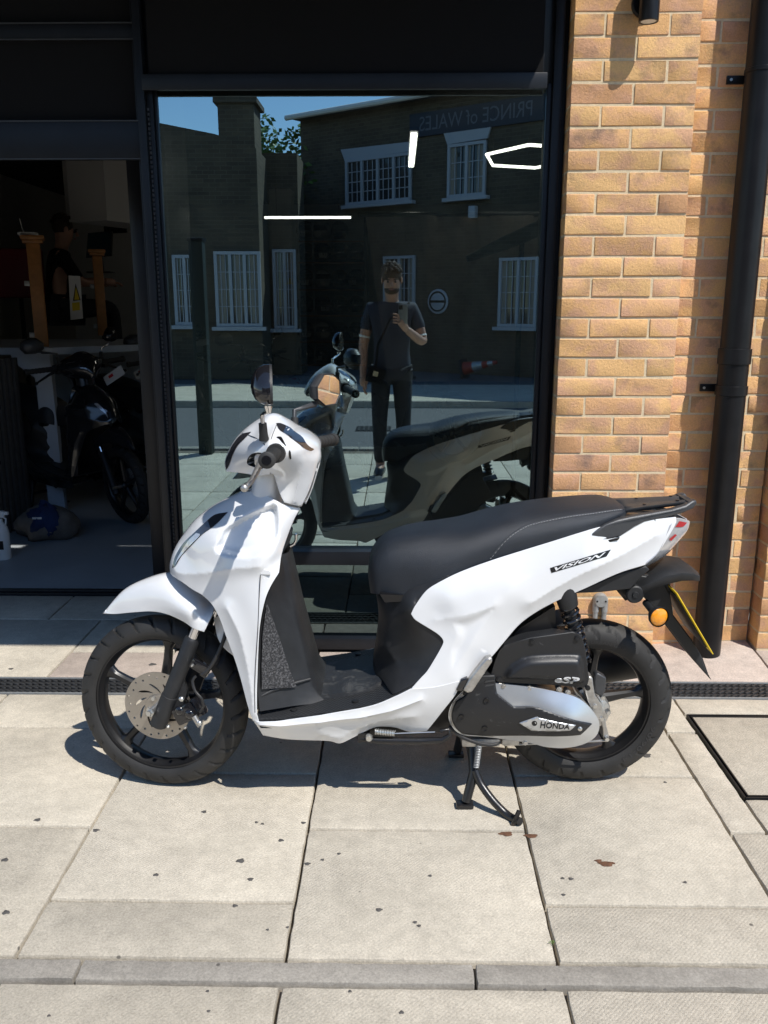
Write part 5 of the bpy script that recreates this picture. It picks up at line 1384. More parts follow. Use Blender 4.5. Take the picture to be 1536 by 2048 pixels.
# notice, monitor, chair, poster, boxed duct
Yn = yc*1.10
pn = [W(px, py, Yn) for px, py in ((141, 640), (166, 637), (160, 552), (137, 551))]
nt_ = empty('warning_notice', tuple(pn[0]), label='white paper notice with a yellow warning triangle hanging by the counter', cat='notice')
ln = Vector(nt_.location)
MB().prism([Vector(p)-ln for p in pn], (0, .003, 0)).build('paper', MAT['whiteflat'], nt_, smooth=False)
tri = [(146, 602), (161, 600), (151, 567)]
MB().prism([Vector(W(px, py, Yn-.004))-ln for px, py in tri], (0, .002, 0)).build('triangle_border', MAT['ink'], nt_, smooth=False)
MB().prism([Vector(W(px, py, Yn-.007))-ln for px, py in ((148.5, 600), (158.5, 599), (151.5, 574))], (0, .002, 0)).build('triangle_face', MAT['warn'], nt_, smooth=False)
MB().prism([Vector(W(px, py, Yn-.004))-ln for px, py in ((145, 622), (160, 620), (159, 604), (144, 606))], (0, .002, 0)).build('caption_block', MAT['warn'], nt_, smooth=False)
Ym = yc*1.30
mp_ = [W(px, py, Ym) for px, py in ((172, 516), (222, 512), (224, 462), (176, 466))]
mo_ = empty('monitor', tuple((np.array(mp_[0])+np.array(mp_[1]))/2), label='flat black computer monitor on the shop counter', cat='monitor')
lm = Vector(mo_.location)
MB().prism([Vector(p)-lm for p in mp_], (0, .03, 0)).build('monitor_case', MAT['ink'], mo_, smooth=False)
cm = sum((Vector(p) for p in mp_), Vector())/4
MB().prism([(Vector(p)-cm)*.94+cm-lm+Vector((0, -.003, 0)) for p in mp_], (0, .002, 0)).build('screen', MAT['screen'], mo_, smooth=False)
MB().box((0, .03, -.06), (.05, .03, .14)).box((0, .03, -.125), (.2, .14, .012), bev=.003).build('monitor_stand', MAT['ink'], mo_)
for (px, py, Yc_, lab) in ((30, 545, yc*1.30, 'dark red office chair behind the wooden post'), (285, 545, yc*1.5, 'dark red office chair behind the monitor')):
    c = W(px, py, Yc_); ch = empty('office_chair', (c[0], c[1], 0), .3, lab, 'chair')
    MB().box((0, .2, c[2]), (.44, .07, .42), bev=.03).build('backrest', MAT['redcloth'], ch); MB().box((0, 0, .48), (.46, .46, .08), bev=.03).build('seat', MAT['redcloth'], ch)
    MB().tube([(0, 0, .05), (0, 0, .46)], .03, 10).tube([(0, .22, .5), (0, .24, c[2])], .02, 8).build('column', MAT['steel'], ch)
    for k in range(5): MB().tube([(0, 0, .1), (.28*math.cos(k*1.257), .28*math.sin(k*1.257), .04)], .015, 8).build('foot', MAT['steel'], ch)
d0 = W(168, 440, 6.6)
du = empty('boxed_duct', (d0[0], 6.7, d0[2]), R(-24), label='pale boxed duct hanging from the shop ceiling', cat='duct')
MB().box((0, .3, (2.74-d0[2])/2), (.36, .6, 2.74-d0[2])).build('duct_case', MAT['shopwall'], du, smooth=False); MB().box((0, -.004, .01), (.37, .012, .02)).build('duct_trim', MAT['shopwall'], du, smooth=False)
po = empty('wall_banner', tuple(W(228, 400, 8.2)), R(-30), label='tall black banner on the wall beside the boxed duct', cat='banner')
MB().box((0, 0, 0), (.30, .02, .58)).build('banner_cloth', MAT['ink'], po, smooth=False); MB().lathe([(.05, 0), (.06, 0), (.06, .004), (.05, .004)], (.04, -.012, .1), (0, -1, 0), 20).build('ring_emblem', MAT['galv'], po)
pw = empty('partition', tuple(W(245, 420, 8.4)[:2])+(0,), label='plain grey partition wall behind the counter', cat='wall')
MB().box((0, .06, 1.37), (1.1, .05, 2.72)).build('board', MAT['shopwall'], pw, smooth=False); MB().box((0, .03, .06), (1.1, .012, .1)).build('skirting', MAT['counter'], pw, smooth=False)
# sack of cloths, spray bottle
def lump(c, sx, sy, sz, mat, name, parent, seed, n_=22, amp=.18):
    rnd = random.Random(seed); ph = [(rnd.uniform(2, 6), rnd.uniform(2, 6), rnd.uniform(0, 6)) for _ in range(7)]
    b = MB(); rows_ = []
    for i in range(n_//2+1):
        th = math.pi*i/(n_//2); row = []
        for k in range(n_):
            f = 2*math.pi*k/n_; k_ = 1+amp*sum(math.sin(a*th+bb*f*0+q+round(bb)*f) for a, bb, q in ph)/3
            z = sz*math.cos(th)*k_
            row.append((c[0]+sx*math.sin(th)*math.cos(f)*k_, c[1]+sy*math.sin(th)*math.sin(f)*k_, max(z+c[2], .002)))
        rows_.append(row)
    return b.grid(rows_, closed=True).build(name, mat, parent, angle=70)
g = G(85, 1085); sk_ = empty('laundry_sack', tuple(g), label='crumpled grey sack with a dark blue cloth on the shop floor', cat='sack')
lump((0, .12, .085), .185, .14, .12, MAT['sack'], 'sack_body', sk_, 3); lump((.015, .06, .125), .10, .10, .10, MAT['bluecloth'], 'blue_cloth', sk_, 8, amp=.25)
MB().box((.0, -.045, .165), (.055, .008, .012), rz=.1, bev=.002).build('cloth_stripe', MAT['whiteflat'], sk_)
g = G(8, 1117); sb = empty('spray_bottle', tuple(g), label='white plastic spray bottle standing on the shop floor', cat='bottle')
MB().lathe([(0, .0), (.040, .0), (.043, .006), (.043, .15), (.036, .185), (.016, .215), (.014, .235)], (0, 0, 0), (0, 0, 1), 20).build('bottle_body', MAT['whiteflat'], sb)
MB().box((0, 0, .262), (.06, .024, .04), bev=.006).box((.038, 0, .268), (.03, .016, .018), bev=.003).tube([(.015, 0, .25), (.035, 0, .235), (.03, 0, .20)], .005, 8).build('trigger_head', MAT['whiteflat'], sb)
MB().box((0, -.0425, .09), (.05, .004, .05), bev=.001).build('bottle_label', MAT['ink'], sb)
# dark scooters on show
swap = {'white_paint': MAT['darkbody'], 'silver_paint': MAT['darkbody'], 'disc_steel': MAT['galv'], 'yellow_plate': MAT['ink'], 'cast_aluminium': MAT['steel']}
def recolour(o):
    for sl_ in o.material_slots:
        if sl_.material and sl_.material.name in swap:
            mt = swap[sl_.material.name]; sl_.link = 'OBJECT'; sl_.material = mt
    for ch in o.children: recolour(ch)
g = G(258, 1047)
front_d = R(147)
for k, (dx, dy, rot, lab) in enumerate(((0, 0, 147, 'black scooter parked inside the doorway beside the counter, foremost of its row'), (.42, .75, 145, 'black scooter parked inside the shop, second in its row'), (1.0, 1.2, 150, 'black scooter parked inside behind the window glass, third in its row'),
                                        (2.3, 2.3, 200, 'black scooter parked deep inside under the helmet shelves'))):
    sc2 = copy_tree(scooter); recolour(sc2)
    th = R(rot); hx, hy = -.634*math.cos(th), -.634*math.sin(th)
    sc2.location = (g[0]+dx-hx, g[1]+dy-hy, 0); sc2.rotation_euler = (0, 0, th)
    tag(sc2, lab, 'scooter', 'black scooters on show inside')
for (px, py, Yt, lab) in ((228, 751, 5.75, 'white price card with a red mark on the foremost black scooter'), (287, 742, 6.3, 'white price card with a red mark on the second black scooter')):
    c = W(px, py, Yt); pt_ = empty('price_card', tuple(c), 0, lab, 'card'); Mr = Matrix.Rotation(R(-32), 3, 'Y') @ Matrix.Rotation(R(-25), 3, 'X')
    MB().box((0, 0, 0), (.15, .003, .07), M=Mr).build('card', MAT['whiteflat'], pt_, smooth=False); MB().box(Mr @ Vector((-.02, -.004, .008)), (.035, .002, .02), M=Mr).build('red_mark', plain('red_ink', (.5, .02, .02), .6), pt_, smooth=False)
# helmets on shelves
shl = empty('helmet_shelves', tuple(W(680, 520, 11.6)[:2])+(0,), label='tall dark shelves of helmets at the back of the shop', cat='shelves')
ls_ = Vector(shl.location)
xh0, xh1 = W(598, 500, 11.6)[0], W(735, 500, 11.6)[0]
MB().box(((xh0+xh1)/2-ls_.x, .55, 1.3), (xh1-xh0, .03, 2.6)).build('back_board', plain('shelf_grey', (.12, .12, .115), .7), shl, smooth=False)
rowsY = [482, 524, 578, 630, 682, 728]
for py in rowsY:
    z = W(660, py, 11.6)[2]; MB().box(((xh0+xh1)/2-ls_.x, .22, z-.012), (xh1-xh0, .6, .02)).build('shelf', MAT['wood'], shl, smooth=False)
for px in (598, 627, 735): MB().box((W(px, 500, 11.6)[0]-ls_.x, -.06, 1.3), (.018, .03, 2.6)).build('upright', MAT['galv'], shl, smooth=False)
hel_mats = [plain('helmet_shell', (.02, .02, .022), .12, coat=1), plain('helmet_white', (.6, .6, .6), .2, coat=1), plain('helmet_grey', (.12, .13, .14), .2, coat=1)]
def helmet(px, py, mi, where):
    c = W(px, py, 11.65); z = W(660, py, 11.6)[2]
    h_ = empty('helmet', (c[0], c[1], z), random.uniform(-.5, .5), ['glossy black helmet', 'white and black helmet', 'dark grey helmet'][mi]+where, 'helmet', 'helmets on the back shelves')
    b = MB(); rows_ = []
    for i in range(11):
        th = R(8+i*13.2); rows_.append([(.118*math.sin(th)*math.cos(f)*(1 if i < 9 else .93), .14*math.sin(th)*math.sin(f)*(1.04 if math.sin(f) < 0 and i > 6 else 1), .13+.125*math.cos(th)) for f in [2*math.pi*k/20 for k in range(20)]])
    b.grid(rows_, closed=True); b.f.append(tuple(range(20))); b.build('shell', hel_mats[mi], h_)
    v = MB(); v.grid([[(.121*math.sin(th)*math.cos(f), .143*math.sin(th)*math.sin(f), .13+.128*math.cos(th)) for f in np.linspace(R(205), R(335), 10)] for th in (R(62), R(75), R(92))]); v.build('visor', MAT['lens'], h_)
    if mi != 0:
        l = MB(); l.grid([[(.122*math.sin(th)*math.cos(f), .145*math.sin(th)*math.sin(f), .13+.128*math.cos(th)) for f in np.linspace(R(240), R(300), 6)] for th in (R(100), R(115), R(128))]); l.build('chin_mark', MAT['whiteflat'], h_)
for r_, py in enumerate(rowsY):
    for c_, px in enumerate((612, 645, 679, 713)):
        if r_ == 0 and c_ == 3: continue
        helmet(px, py, [2, 0, 1, 0, 0, 2][(r_*3+c_*2) % 6], [' at the column end', ', second from the column end', ', second from the backdrop end', ' at the backdrop end'][c_]+' of the '+['top', 'second', 'third', 'fourth', 'fifth', 'lowest'][r_]+' helmet shelf')
# lights
l0, l1 = W(529, 435, 8.6), W(702, 435, 8.6)
tb_ = empty('tube_light', tuple((l0+l1)/2), label='long horizontal light tube hanging before the helmet shelves', cat='light')
MB().box((0, 0, 0), (l1[0]-l0[0], .02, .022), bev=.004).build('tube', MAT['led'], tb_); MB().box((0, .012, .02), (l1[0]-l0[0]+.02, .03, .016)).build('tube_housing', MAT['frame'], tb_, smooth=False)
for s_ in (-1, 1): MB().tube([(s_*.3, 0, .02), (s_*.3, 0, 2.74-l0[2])], .002, 5).build('cord', MAT['ink'], tb_)
z_ = 2.50; xk = (822-797)/1700*6.6
tb2 = empty('ceiling_tube', (xk, 6.6, z_), label='short light tube on the ceiling pointing into the shop', cat='light')
MB().box((0, 0, 0), (.045, 1.25, .03), bev=.006).build('tube', MAT['led'], tb2); MB().box((0, 0, .03), (.06, 1.3, .025)).build('tube_housing', MAT['frame'], tb2, smooth=False)
hx_c = W(1062, 317, 6.05); hxl = empty('hexagon_light', (hx_c[0], 6.0, hx_c[2]), label='hexagonal ring of light tubes hanging over the photo backdrop', cat='light')
vs6 = [Vector((.32*math.cos(R(60*k+14)), .46*math.sin(R(60*k+14)), 0)) for k in range(6)]
for k in range(6): MB().tube([vs6[k], vs6[(k+1) % 6]], .010, 8).build('tube', MAT['led'], hxl)
for k in (0, 2, 4): MB().tube([vs6[k], vs6[k]+Vector((0, 0, 2.74-hx_c[2]))], .002, 5).build('cord', MAT['ink'], hxl)
# photo backdrop and softbox
Yb = 5.9
bdp = empty('photo_backdrop', (W(900, 700, Yb)[0], Yb, 0), label='brown cloth photo backdrop hung behind the window glass', cat='backdrop')
lb = Vector(bdp.location); rows_ = []
for i in range(15):
    t = i/14; py = 432+t*330; row = []
    xL, xR = W(731+t*45, py, Yb)[0], W(1180, py, Yb)[0]; z = W(800, py, Yb)[2]
    for k in range(40):
        s_ = k/39; row.append((xL+(xR-xL)*s_-lb.x, .05*math.sin(s_*17+1.2*t)+.03*math.sin(s_*41+t*5)+.02*math.sin(9*t+4*s_), z))
    rows_.append(row)
MB().grid(rows_).build('cloth', MAT['cloth'], bdp, angle=80)
zt_ = rows_[0][0][2]; MB().tube([(rows_[0][0][0]-.05, 0, zt_+.01), (rows_[0][-1][0]+.05, 0, zt_+.01)], .015, 8).build('top_rail', MAT['ink'], bdp)
for s_ in (0, -1): MB().tube([(rows_[0][s_][0], .05, 0), (rows_[0][s_][0], .05, zt_)], .014, 8).build('stand_pole', MAT['ink'], bdp)
sfc = W(1062, 478, 5.0); sf = empty('softbox', (sfc[0], 5.0, 0), label='black studio softbox lamp on a stand before the backdrop', cat='lamp')
ax_ = Vector((-.75, -.1, -.35)).normalized()
MB().lathe([(.02, -.02), (.05, 0), (.19, .16), (.27, .34), (.265, .36)], (.06, 0, sfc[2]+.08), -ax_, 8).build('softbox_shell', MAT['fabric'], sf, angle=20)
MB().tube([(.05, 0, sfc[2]+.06), (-.14, -.02, sfc[2]-.02), (-.36, -.05, sfc[2]-.11)], [.045, .04, .018], 10).build('lamp_head', MAT['ink'], sf)
MB().tube([(-.05, 0, 0), (-.05, 0, sfc[2])], .015, 8).build('stand_pole', MAT['ink'], sf)
for k in range(3): MB().tube([(-.05, 0, .35), (-.05+.35*math.cos(k*2.1), .35*math.sin(k*2.1), .01)], .010, 8).build('stand_leg', MAT['ink'], sf)
cl_ = W(566, 500, 10.6); co_ = empty('shop_column', (cl_[0], 10.6, 0), label='pale square column with a yellow warning triangle inside the shop', cat='column')
MB().box((0, 0, 1.37), (.26, .26, 2.74), bev=.01).build('shaft', MAT['shopwall'], co_); zz = W(580, 560, 10.45)[2]
MB().prism([(.05, -.135, zz-.05), (.13, -.135, zz-.05), (.09, -.135, zz+.03)], (0, -.003, 0)).build('warning_triangle', MAT['warn'], co_, smooth=False)
# ================================================================== people
def skin_body(name, joints, bones, root, mat, parent=None, sub_=2):
    names = list(joints); idx = {n_: i for i, n_ in enumerate(names)}
    me = bpy.data.meshes.new(name); me.from_pydata([joints[n_][0] for n_ in names], [(idx[a], idx[b_]) for a, b_ in bones], [])
    o = link(name, me, mat, parent)
    sk_ = o.modifiers.new('skin', 'SKIN'); sk_.use_smooth_shade = True
    for i, n_ in enumerate(names):
        r_ = joints[n_][1]; d = me.skin_vertices[0].data[i]; d.radius = r_ if hasattr(r_, '__len__') else (r_, r_); d.use_root = (n_ == root)
    sb_ = o.modifiers.new('smooth', 'SUBSURF'); sb_.levels = sub_; sb_.render_levels = sub_
    return o
shirt = plain('navy_shirt', (.022, .024, .040), .8, vary=.2, vscale=20, bump=.4, bscale=120); trous = plain('dark_trousers', (.014, .015, .02), .85, bump=.4, bscale=90)
def face(root, c, fw_, up_, hairmat, beard=True):
    """features on a head centred at c looking along fw_"""
    fw_, up_ = Vector(fw_).normalized(), Vector(up_).normalized(); rt__ = fw_.cross(up_).normalized(); up_ = rt__.cross(fw_).normalized()
    Mh = Matrix((rt__, fw_, up_)).transposed(); c = Vector(c)
    at_ = lambda x, y, z: c+Mh @ Vector((x, y, z))
    MB().ball(at_(0, -.026, .034), 1, 22, (.083, .088, .092), Mh).build('hair', hairmat, root)
    hb_ = MB()
    for k in range(46):
        a = random.uniform(0, 6.28); e = random.uniform(.15, 1.45)
        p = Vector((.082*math.cos(a)*math.cos(e), -.026+.088*math.sin(a)*math.cos(e), .032+.096*math.sin(e)))
        if p.y > .035 and p.z < .085: continue
        hb_.ball(at_(*p), random.uniform(.014, .022), 8)
    hb_.build('hair_tufts', hairmat, root)['kind'] = 'stuff'
    MB().tube([at_(0, .090, .012), at_(0, .108, -.018), at_(0, .092, -.026)], [.009, .014, .008], 10).build('nose', MAT['skin'], root)
    for s_ in (-1, 1):
        MB().ball(at_(s_*.031, .083, .010), .0095, 10).build('eye', MAT['ink'], root)
        MB().tube([at_(s_*.048, .080, .027), at_(s_*.030, .092, .031), at_(s_*.014, .093, .028)], .005, 8).build('eyebrow', hairmat, root)
        MB().ball(at_(s_*.078, -.004, .0), 1, 10, (.010, .020, .030), Mh).build('ear', MAT['skin'], root)
    MB().tube([at_(-.022, .086, -.050), at_(0, .094, -.049), at_(.022, .086, -.050)], [.004, .007, .004], 8).build('mouth', plain('lips', (.30, .12, .10), .5), root)
    if beard: MB().ball(at_(0, .022, -.070), 1, 18, (.062, .062, .038), Mh).build('beard', hairmat, root)
# the photographer, standing on the pavement opposite the window
px0, py0 = -.055, -.36
pj = Vector((px0, py0, 0))
ph_ = empty('person', (px0, py0, 0), label='bearded person in a navy polo shirt holding up a phone, mirrored in the glass', cat='person')
J = dict(pelvis=((0, 0, .93), (.115, .08)), waist=((0, .01, 1.08), (.105, .078)), chest=((0, .0, 1.28), (.135, .088)), neckb=((0, 0, 1.43), (.060, .056)), neck=((0, .015, 1.49), (.056, .056)), head0=((0, .04, 1.55), (.070, .080)), head1=((0, .055, 1.625), (.076, .088)), head2=((0, .055, 1.68), (.06, .07)),
         shR=((.175, 0, 1.385), .062), elR=((.262, .055, 1.115), .044), wrR=((.115, .255, 1.235), .030), shL=((-.175, 0, 1.385), .062), elL=((-.235, -.02, 1.11), .044), wrL=((-.235, .05, .875), .030), haL=((-.23, .065, .80), (.034, .02)),
         hipR=((.09, 0, .88), .074), knR=((.10, .02, .49), .058), anR=((.105, -.02, .09), .042), toR=((.12, .14, .035), (.042, .028)), hipL=((-.09, 0, .88), .074), knL=((-.10, .03, .49), .058), anL=((-.095, -.01, .09), .042), toL=((-.11, .15, .035), (.042, .028)))
Bn = [('pelvis', 'waist'), ('waist', 'chest'), ('chest', 'neckb'), ('neckb', 'neck'), ('neck', 'head0'), ('head0', 'head1'), ('head1', 'head2'), ('chest', 'shR'), ('shR', 'elR'), ('elR', 'wrR'), ('chest', 'shL'), ('shL', 'elL'), ('elL', 'wrL'), ('wrL', 'haL'),
      ('pelvis', 'hipR'), ('hipR', 'knR'), ('knR', 'anR'), ('anR', 'toR'), ('pelvis', 'hipL'), ('hipL', 'knL'), ('knL', 'anL'), ('anL', 'toL')]
skin_body('body', J, Bn, 'pelvis', MAT['skin'], ph_)
grow = lambda names, k, extra=None: {n_: (J[n_][0], tuple(x*k for x in J[n_][1]) if hasattr(J[n_][1], '__len__') else J[n_][1]*k) for n_ in names}
jt = grow(['shR', 'shL'], 1.12); jt['pelvis'] = ((0, 0, .95), (.168, .125)); jt['waist'] = ((0, .01, 1.10), (.152, .115)); jt['chest'] = ((0, .0, 1.28), (.178, .122)); jt['neckb'] = ((0, 0, 1.44), (.080, .076)); jt['hem'] = ((0, 0, .84), (.172, .128)); jt['slR'] = ((.232, .037, 1.20), .062); jt['slL'] = ((-.217, -.014, 1.20), .062)
skin_body('polo_shirt', jt, [('hem', 'pelvis'), ('pelvis', 'waist'), ('waist', 'chest'), ('chest', 'neckb'), ('chest', 'shR'), ('shR', 'slR'), ('chest', 'shL'), ('shL', 'slL')], 'chest', shirt, ph_)
for (p, d) in ((jt['slR'][0], Vector((.03, .019, -.095))), (jt['slL'][0], Vector((-.02, -.003, -.095)))):
    p = Vector(p); d.normalize(); MB().lathe([(.046, -.008), (.0495, 0), (.047, .008)], p+d*.030, d, 20).build('sleeve_trim', MAT['whiteflat'], ph_)
tj = grow(['knR', 'knL'], 1.2); tj['hipR'] = ((.088, 0, .86), .098); tj['hipL'] = ((-.088, 0, .86), .098); tj['pelvis'] = ((0, 0, .94), (.150, .112)); tj['anR'] = ((.105, -.015, .10), .056); tj['anL'] = ((-.095, -.005, .10), .056)
skin_body('trousers', tj, [('pelvis', 'hipR'), ('hipR', 'knR'), ('knR', 'anR'), ('pelvis', 'hipL'), ('hipL', 'knL'), ('knL', 'anL')], 'pelvis', trous, ph_)
for s_, nm in ((1, 'R'), (-1, 'L')):
    a = Vector(J['an'+nm][0]); t = Vector(J['to'+nm][0])
    MB().tube([a+Vector((0, -.05, -.045)), a+Vector((0, .0, -.04)), t+Vector((0, 0, .012)), t+Vector((0, .05, .0))], [.035, .046, .040, .02], 14).build('shoe', MAT['ink'], ph_)
    MB().tube([a+Vector((0, -.06, -.078)), t+Vector((0, .05, -.022))], [.030, .030], 12).build('sole', MAT['whiteflat'], ph_)
face(ph_, (0, .06, 1.615), (0, 1, -.30), (0, .3, 1), plain('brown_hair', (.060, .034, .018), .7, vary=.4, vscale=90, bump=.8, bscale=220))
# the hand round the phone and the hanging hand
def hand(root, wr, palm_c, tips, thumb, name='hand'):
    wr, palm_c = Vector(wr), Vector(palm_c)
    b = MB().tube([wr, wr.lerp(palm_c, .5), palm_c, palm_c.lerp(sum((Vector(t[0]) for t in tips), Vector())/4, .6)], [.028, .030, .036, .024], 12)
    for tp_ in tips: b.tube([palm_c.lerp(Vector(tp_[0]), .3)]+[Vector(q) for q in tp_], [.010]+[.0088-.001*i for i in range(len(tp_))], 8)
    b.tube([wr.lerp(palm_c, .6)]+[Vector(q) for q in thumb], [.014, .0115, .009], 8)
    return b.build(name, MAT['skin'], root)
hw = J['wrR'][0]; pc_ = Vector((.085, .318, 1.283))
hand(ph_, hw, pc_, [[(.05, .345, 1.285+.021*k), (.028, .352, 1.288+.021*k), (.012, .349, 1.290+.021*k)] for k in range(4)], [(.088, .325, 1.325), (.083, .328, 1.36)])
hl = Vector(J['haL'][0])
hand(ph_, Vector(J['wrL'][0]), hl, [[hl+Vector((.0, -.02+.014*k, -.055)), hl+Vector((.012, -.018+.013*k, -.085)), hl+Vector((.026, -.016+.012*k, -.10))] for k in range(4)], [hl+Vector((.015, .035, -.03)), hl+Vector((.022, .040, -.055))])
fo = empty('phone', (.035, -.020, 1.352), label='dark smartphone held up by the bearded person', cat='phone')
MB().box((0, 0, 0), (.072, .0085, .148), bev=.004).build('phone_case', plain('phone_grey', (.22, .23, .23), .35, metal=.3), fo); MB().box((-.018, .0055, .050), (.032, .004, .034), bev=.004).build('camera_bump', MAT['ink'], fo)
for s_ in (-1, 1): MB().lathe([(0, .002), (.006, .002), (.0065, 0)], (-.018+s_*.007, .0075, .050+s_*.007), (0, 1, 0), 14).build('camera_lens', MAT['lens'], fo)
bgx = empty('shoulder_bag', (px0-.13, py0+.13, .86), label='small dark shoulder bag with a pale patch on the bearded person', cat='bag')
MB().box((0, 0, 0), (.15, .05, .13), M=Matrix.Rotation(R(15), 3, 'Y'), bev=.015).build('bag_body', MAT['fabric'], bgx); MB().box((.0, .028, .015), (.042, .004, .04), M=Matrix.Rotation(R(15), 3, 'Y'), bev=.001).build('patch', plain('pale_patch', (.45, .35, .22), .8), bgx)
MB().tube([(0, 0, .06), (.02, .02, .25), (.12, .02, .45), (.27, -.09, .575), (.28, -.16, .56), (.2, -.27, .4), (0, -.2, .1)], .011, 6).build('strap', MAT['fabric'], bgx)
# the person at the desk inside
c = W(105, 470, yc*1.32)
p2 = empty('person', (c[0], c[1], 0), R(-60), 'dark haired person in black sitting behind the shop counter', 'person')
hz = c[2]+.02
J2 = dict(pelvis=((0, 0, hz-.62), (.15, .12)), waist=((0, .02, hz-.48), (.14, .11)), chest=((0, .03, hz-.30), (.17, .12)), neckb=((0, .05, hz-.16), (.075, .07)), neck=((0, .07, hz-.10), .055), head0=((0, .09, hz-.04), (.07, .08)), head1=((0, .10, hz+.03), (.076, .088)), head2=((0, .10, hz+.09), (.06, .07)),
          shR=((.18, .03, hz-.20), .062), elR=((.25, .16, hz-.42), .045), wrR=((.14, .38, hz-.40), .03), shL=((-.18, .03, hz-.20), .062), elL=((-.24, .16, hz-.42), .045), wrL=((-.14, .38, hz-.40), .03),
          hipR=((.1, .04, hz-.64), .09), knR=((.13, .44, hz-.62), .065), anR=((.13, .42, .10), .045), toR=((.13, .55, .04), (.042, .03)), hipL=((-.1, .04, hz-.64), .09), knL=((-.13, .44, hz-.62), .065), anL=((-.13, .42, .10), .045), toL=((-.13, .55, .04), (.042, .03)))
Bn2 = [q for q in Bn if 'haL' not in q]
skin_body('body', J2, Bn2, 'pelvis', MAT['skin'], p2)
j2 = {n_: (J2[n_][0], tuple(x*1.1 for x in J2[n_][1]) if hasattr(J2[n_][1], '__len__') else J2[n_][1]*1.1) for n_ in ('pelvis', 'waist', 'chest', 'shR', 'elR', 'shL', 'elL')}; j2['neckb'] = (J2['neckb'][0], .082)
skin_body('black_top', j2, [('pelvis', 'waist'), ('waist', 'chest'), ('chest', 'neckb'), ('chest', 'shR'), ('shR', 'elR'), ('chest', 'shL'), ('shL', 'elL')], 'chest', MAT['fabric'], p2)
j3 = {n_: (J2[n_][0], tuple(x*1.12 for x in J2[n_][1]) if hasattr(J2[n_][1], '__len__') else J2[n_][1]*1.12) for n_ in ('pelvis', 'hipR', 'knR', 'anR', 'hipL', 'knL', 'anL')}
skin_body('trousers', j3, [('pelvis', 'hipR'), ('hipR', 'knR'), ('knR', 'anR'), ('pelvis', 'hipL'), ('hipL', 'knL'), ('knL', 'anL')], 'pelvis', trous, p2)
face(p2, (0, .105, hz+.02), (0, 1, -.2), (0, .2, 1), MAT['hair'], beard=False)
for s_ in (1, -1):
    w_ = Vector((s_*.14, .38, hz-.40)); pcm = w_+Vector((-s_*.02, .06, -.01))
    hand(p2, w_, pcm, [[pcm+Vector((-.024+.016*k, .05, -.005)), pcm+Vector((-.024+.016*k, .075, -.015)), pcm+Vector((-.024+.016*k, .09, -.03))] for k in range(4)], [pcm+Vector((-s_*.04, .02, 0)), pcm+Vector((-s_*.045, .045, -.01))])

# ================================================================== the street behind the camera, seen in the glass
tag(MB().box((0, -4.06, -.17), (60, 4.30, .14)).build('road', MAT['asphalt'], smooth=False), kind='structure')
for k in range(-8, 9):
    slab(k*.915-.4, k*.915+.515, -1.90, -1.752, 'edging', z=.0, name='kerb_stone', gap=.003, th=.14)
fp = tag(MB().box((0, -7.7, -.06), (60, 2.98, .1)).build('far_pavement', MAT['slab'], smooth=False), kind='structure')
for k in range(-10, 11): slab(k*.915-.4, k*.915+.515, -6.34, -6.21, 'edging', z=-.0, name='kerb_stone', gap=.003, parent=fp, th=.14)
tag(MB().box((0, -24, -.055), (90, 29.6, .09)).build('forecourt', MAT['asphalt'], smooth=False), kind='structure')
tag(MB().box((-15.6, .66, -.06), (15, 4.8, .08)).build('far_end_pavement', MAT['slab'], smooth=False), kind='structure'); tag(MB().box((15.6, .66, -.06), (15, 4.8, .08)).build('far_end_pavement', MAT['slab'], smooth=False), kind='structure')
# iron cover in the road
g_ = V(747, 858, -3.2); q = CAM; d = ray(747, 858); t = -1.51/d[2]; gx, gy = d[0]*t, 2*YG-d[1]*t
rc = empty('road_gully', (gx, gy, -.098), label='square iron gully cover set in the road', cat='gully')
MB().box((0, 0, .0), (.44, .44, .01)).build('gully_frame', MAT['steel'], rc, smooth=False)
for k in range(7): MB().box((-.18+k*.06, 0, .007), (.025, .38, .008)).build('gully_bar', MAT['grate'], rc, smooth=False)
d = ray(414, 907); t = -CAM_H/d[2]; lx, ly = d[0]*t, 2*YG-d[1]*t
lp = empty('sign_post', (lx, ly, 0), label='dark square post standing at the kerb, seen in the glass', cat='post')
MB().box((0, 0, 1.0), (.13, .13, 2.0), bev=.008).build('post_shaft', plain('dark_green_post', (.012, .02, .018), .5), lp); MB().box((0, 0, 2.01), (.15, .15, .03), bev=.006).build('post_cap', MAT['frame'], lp)

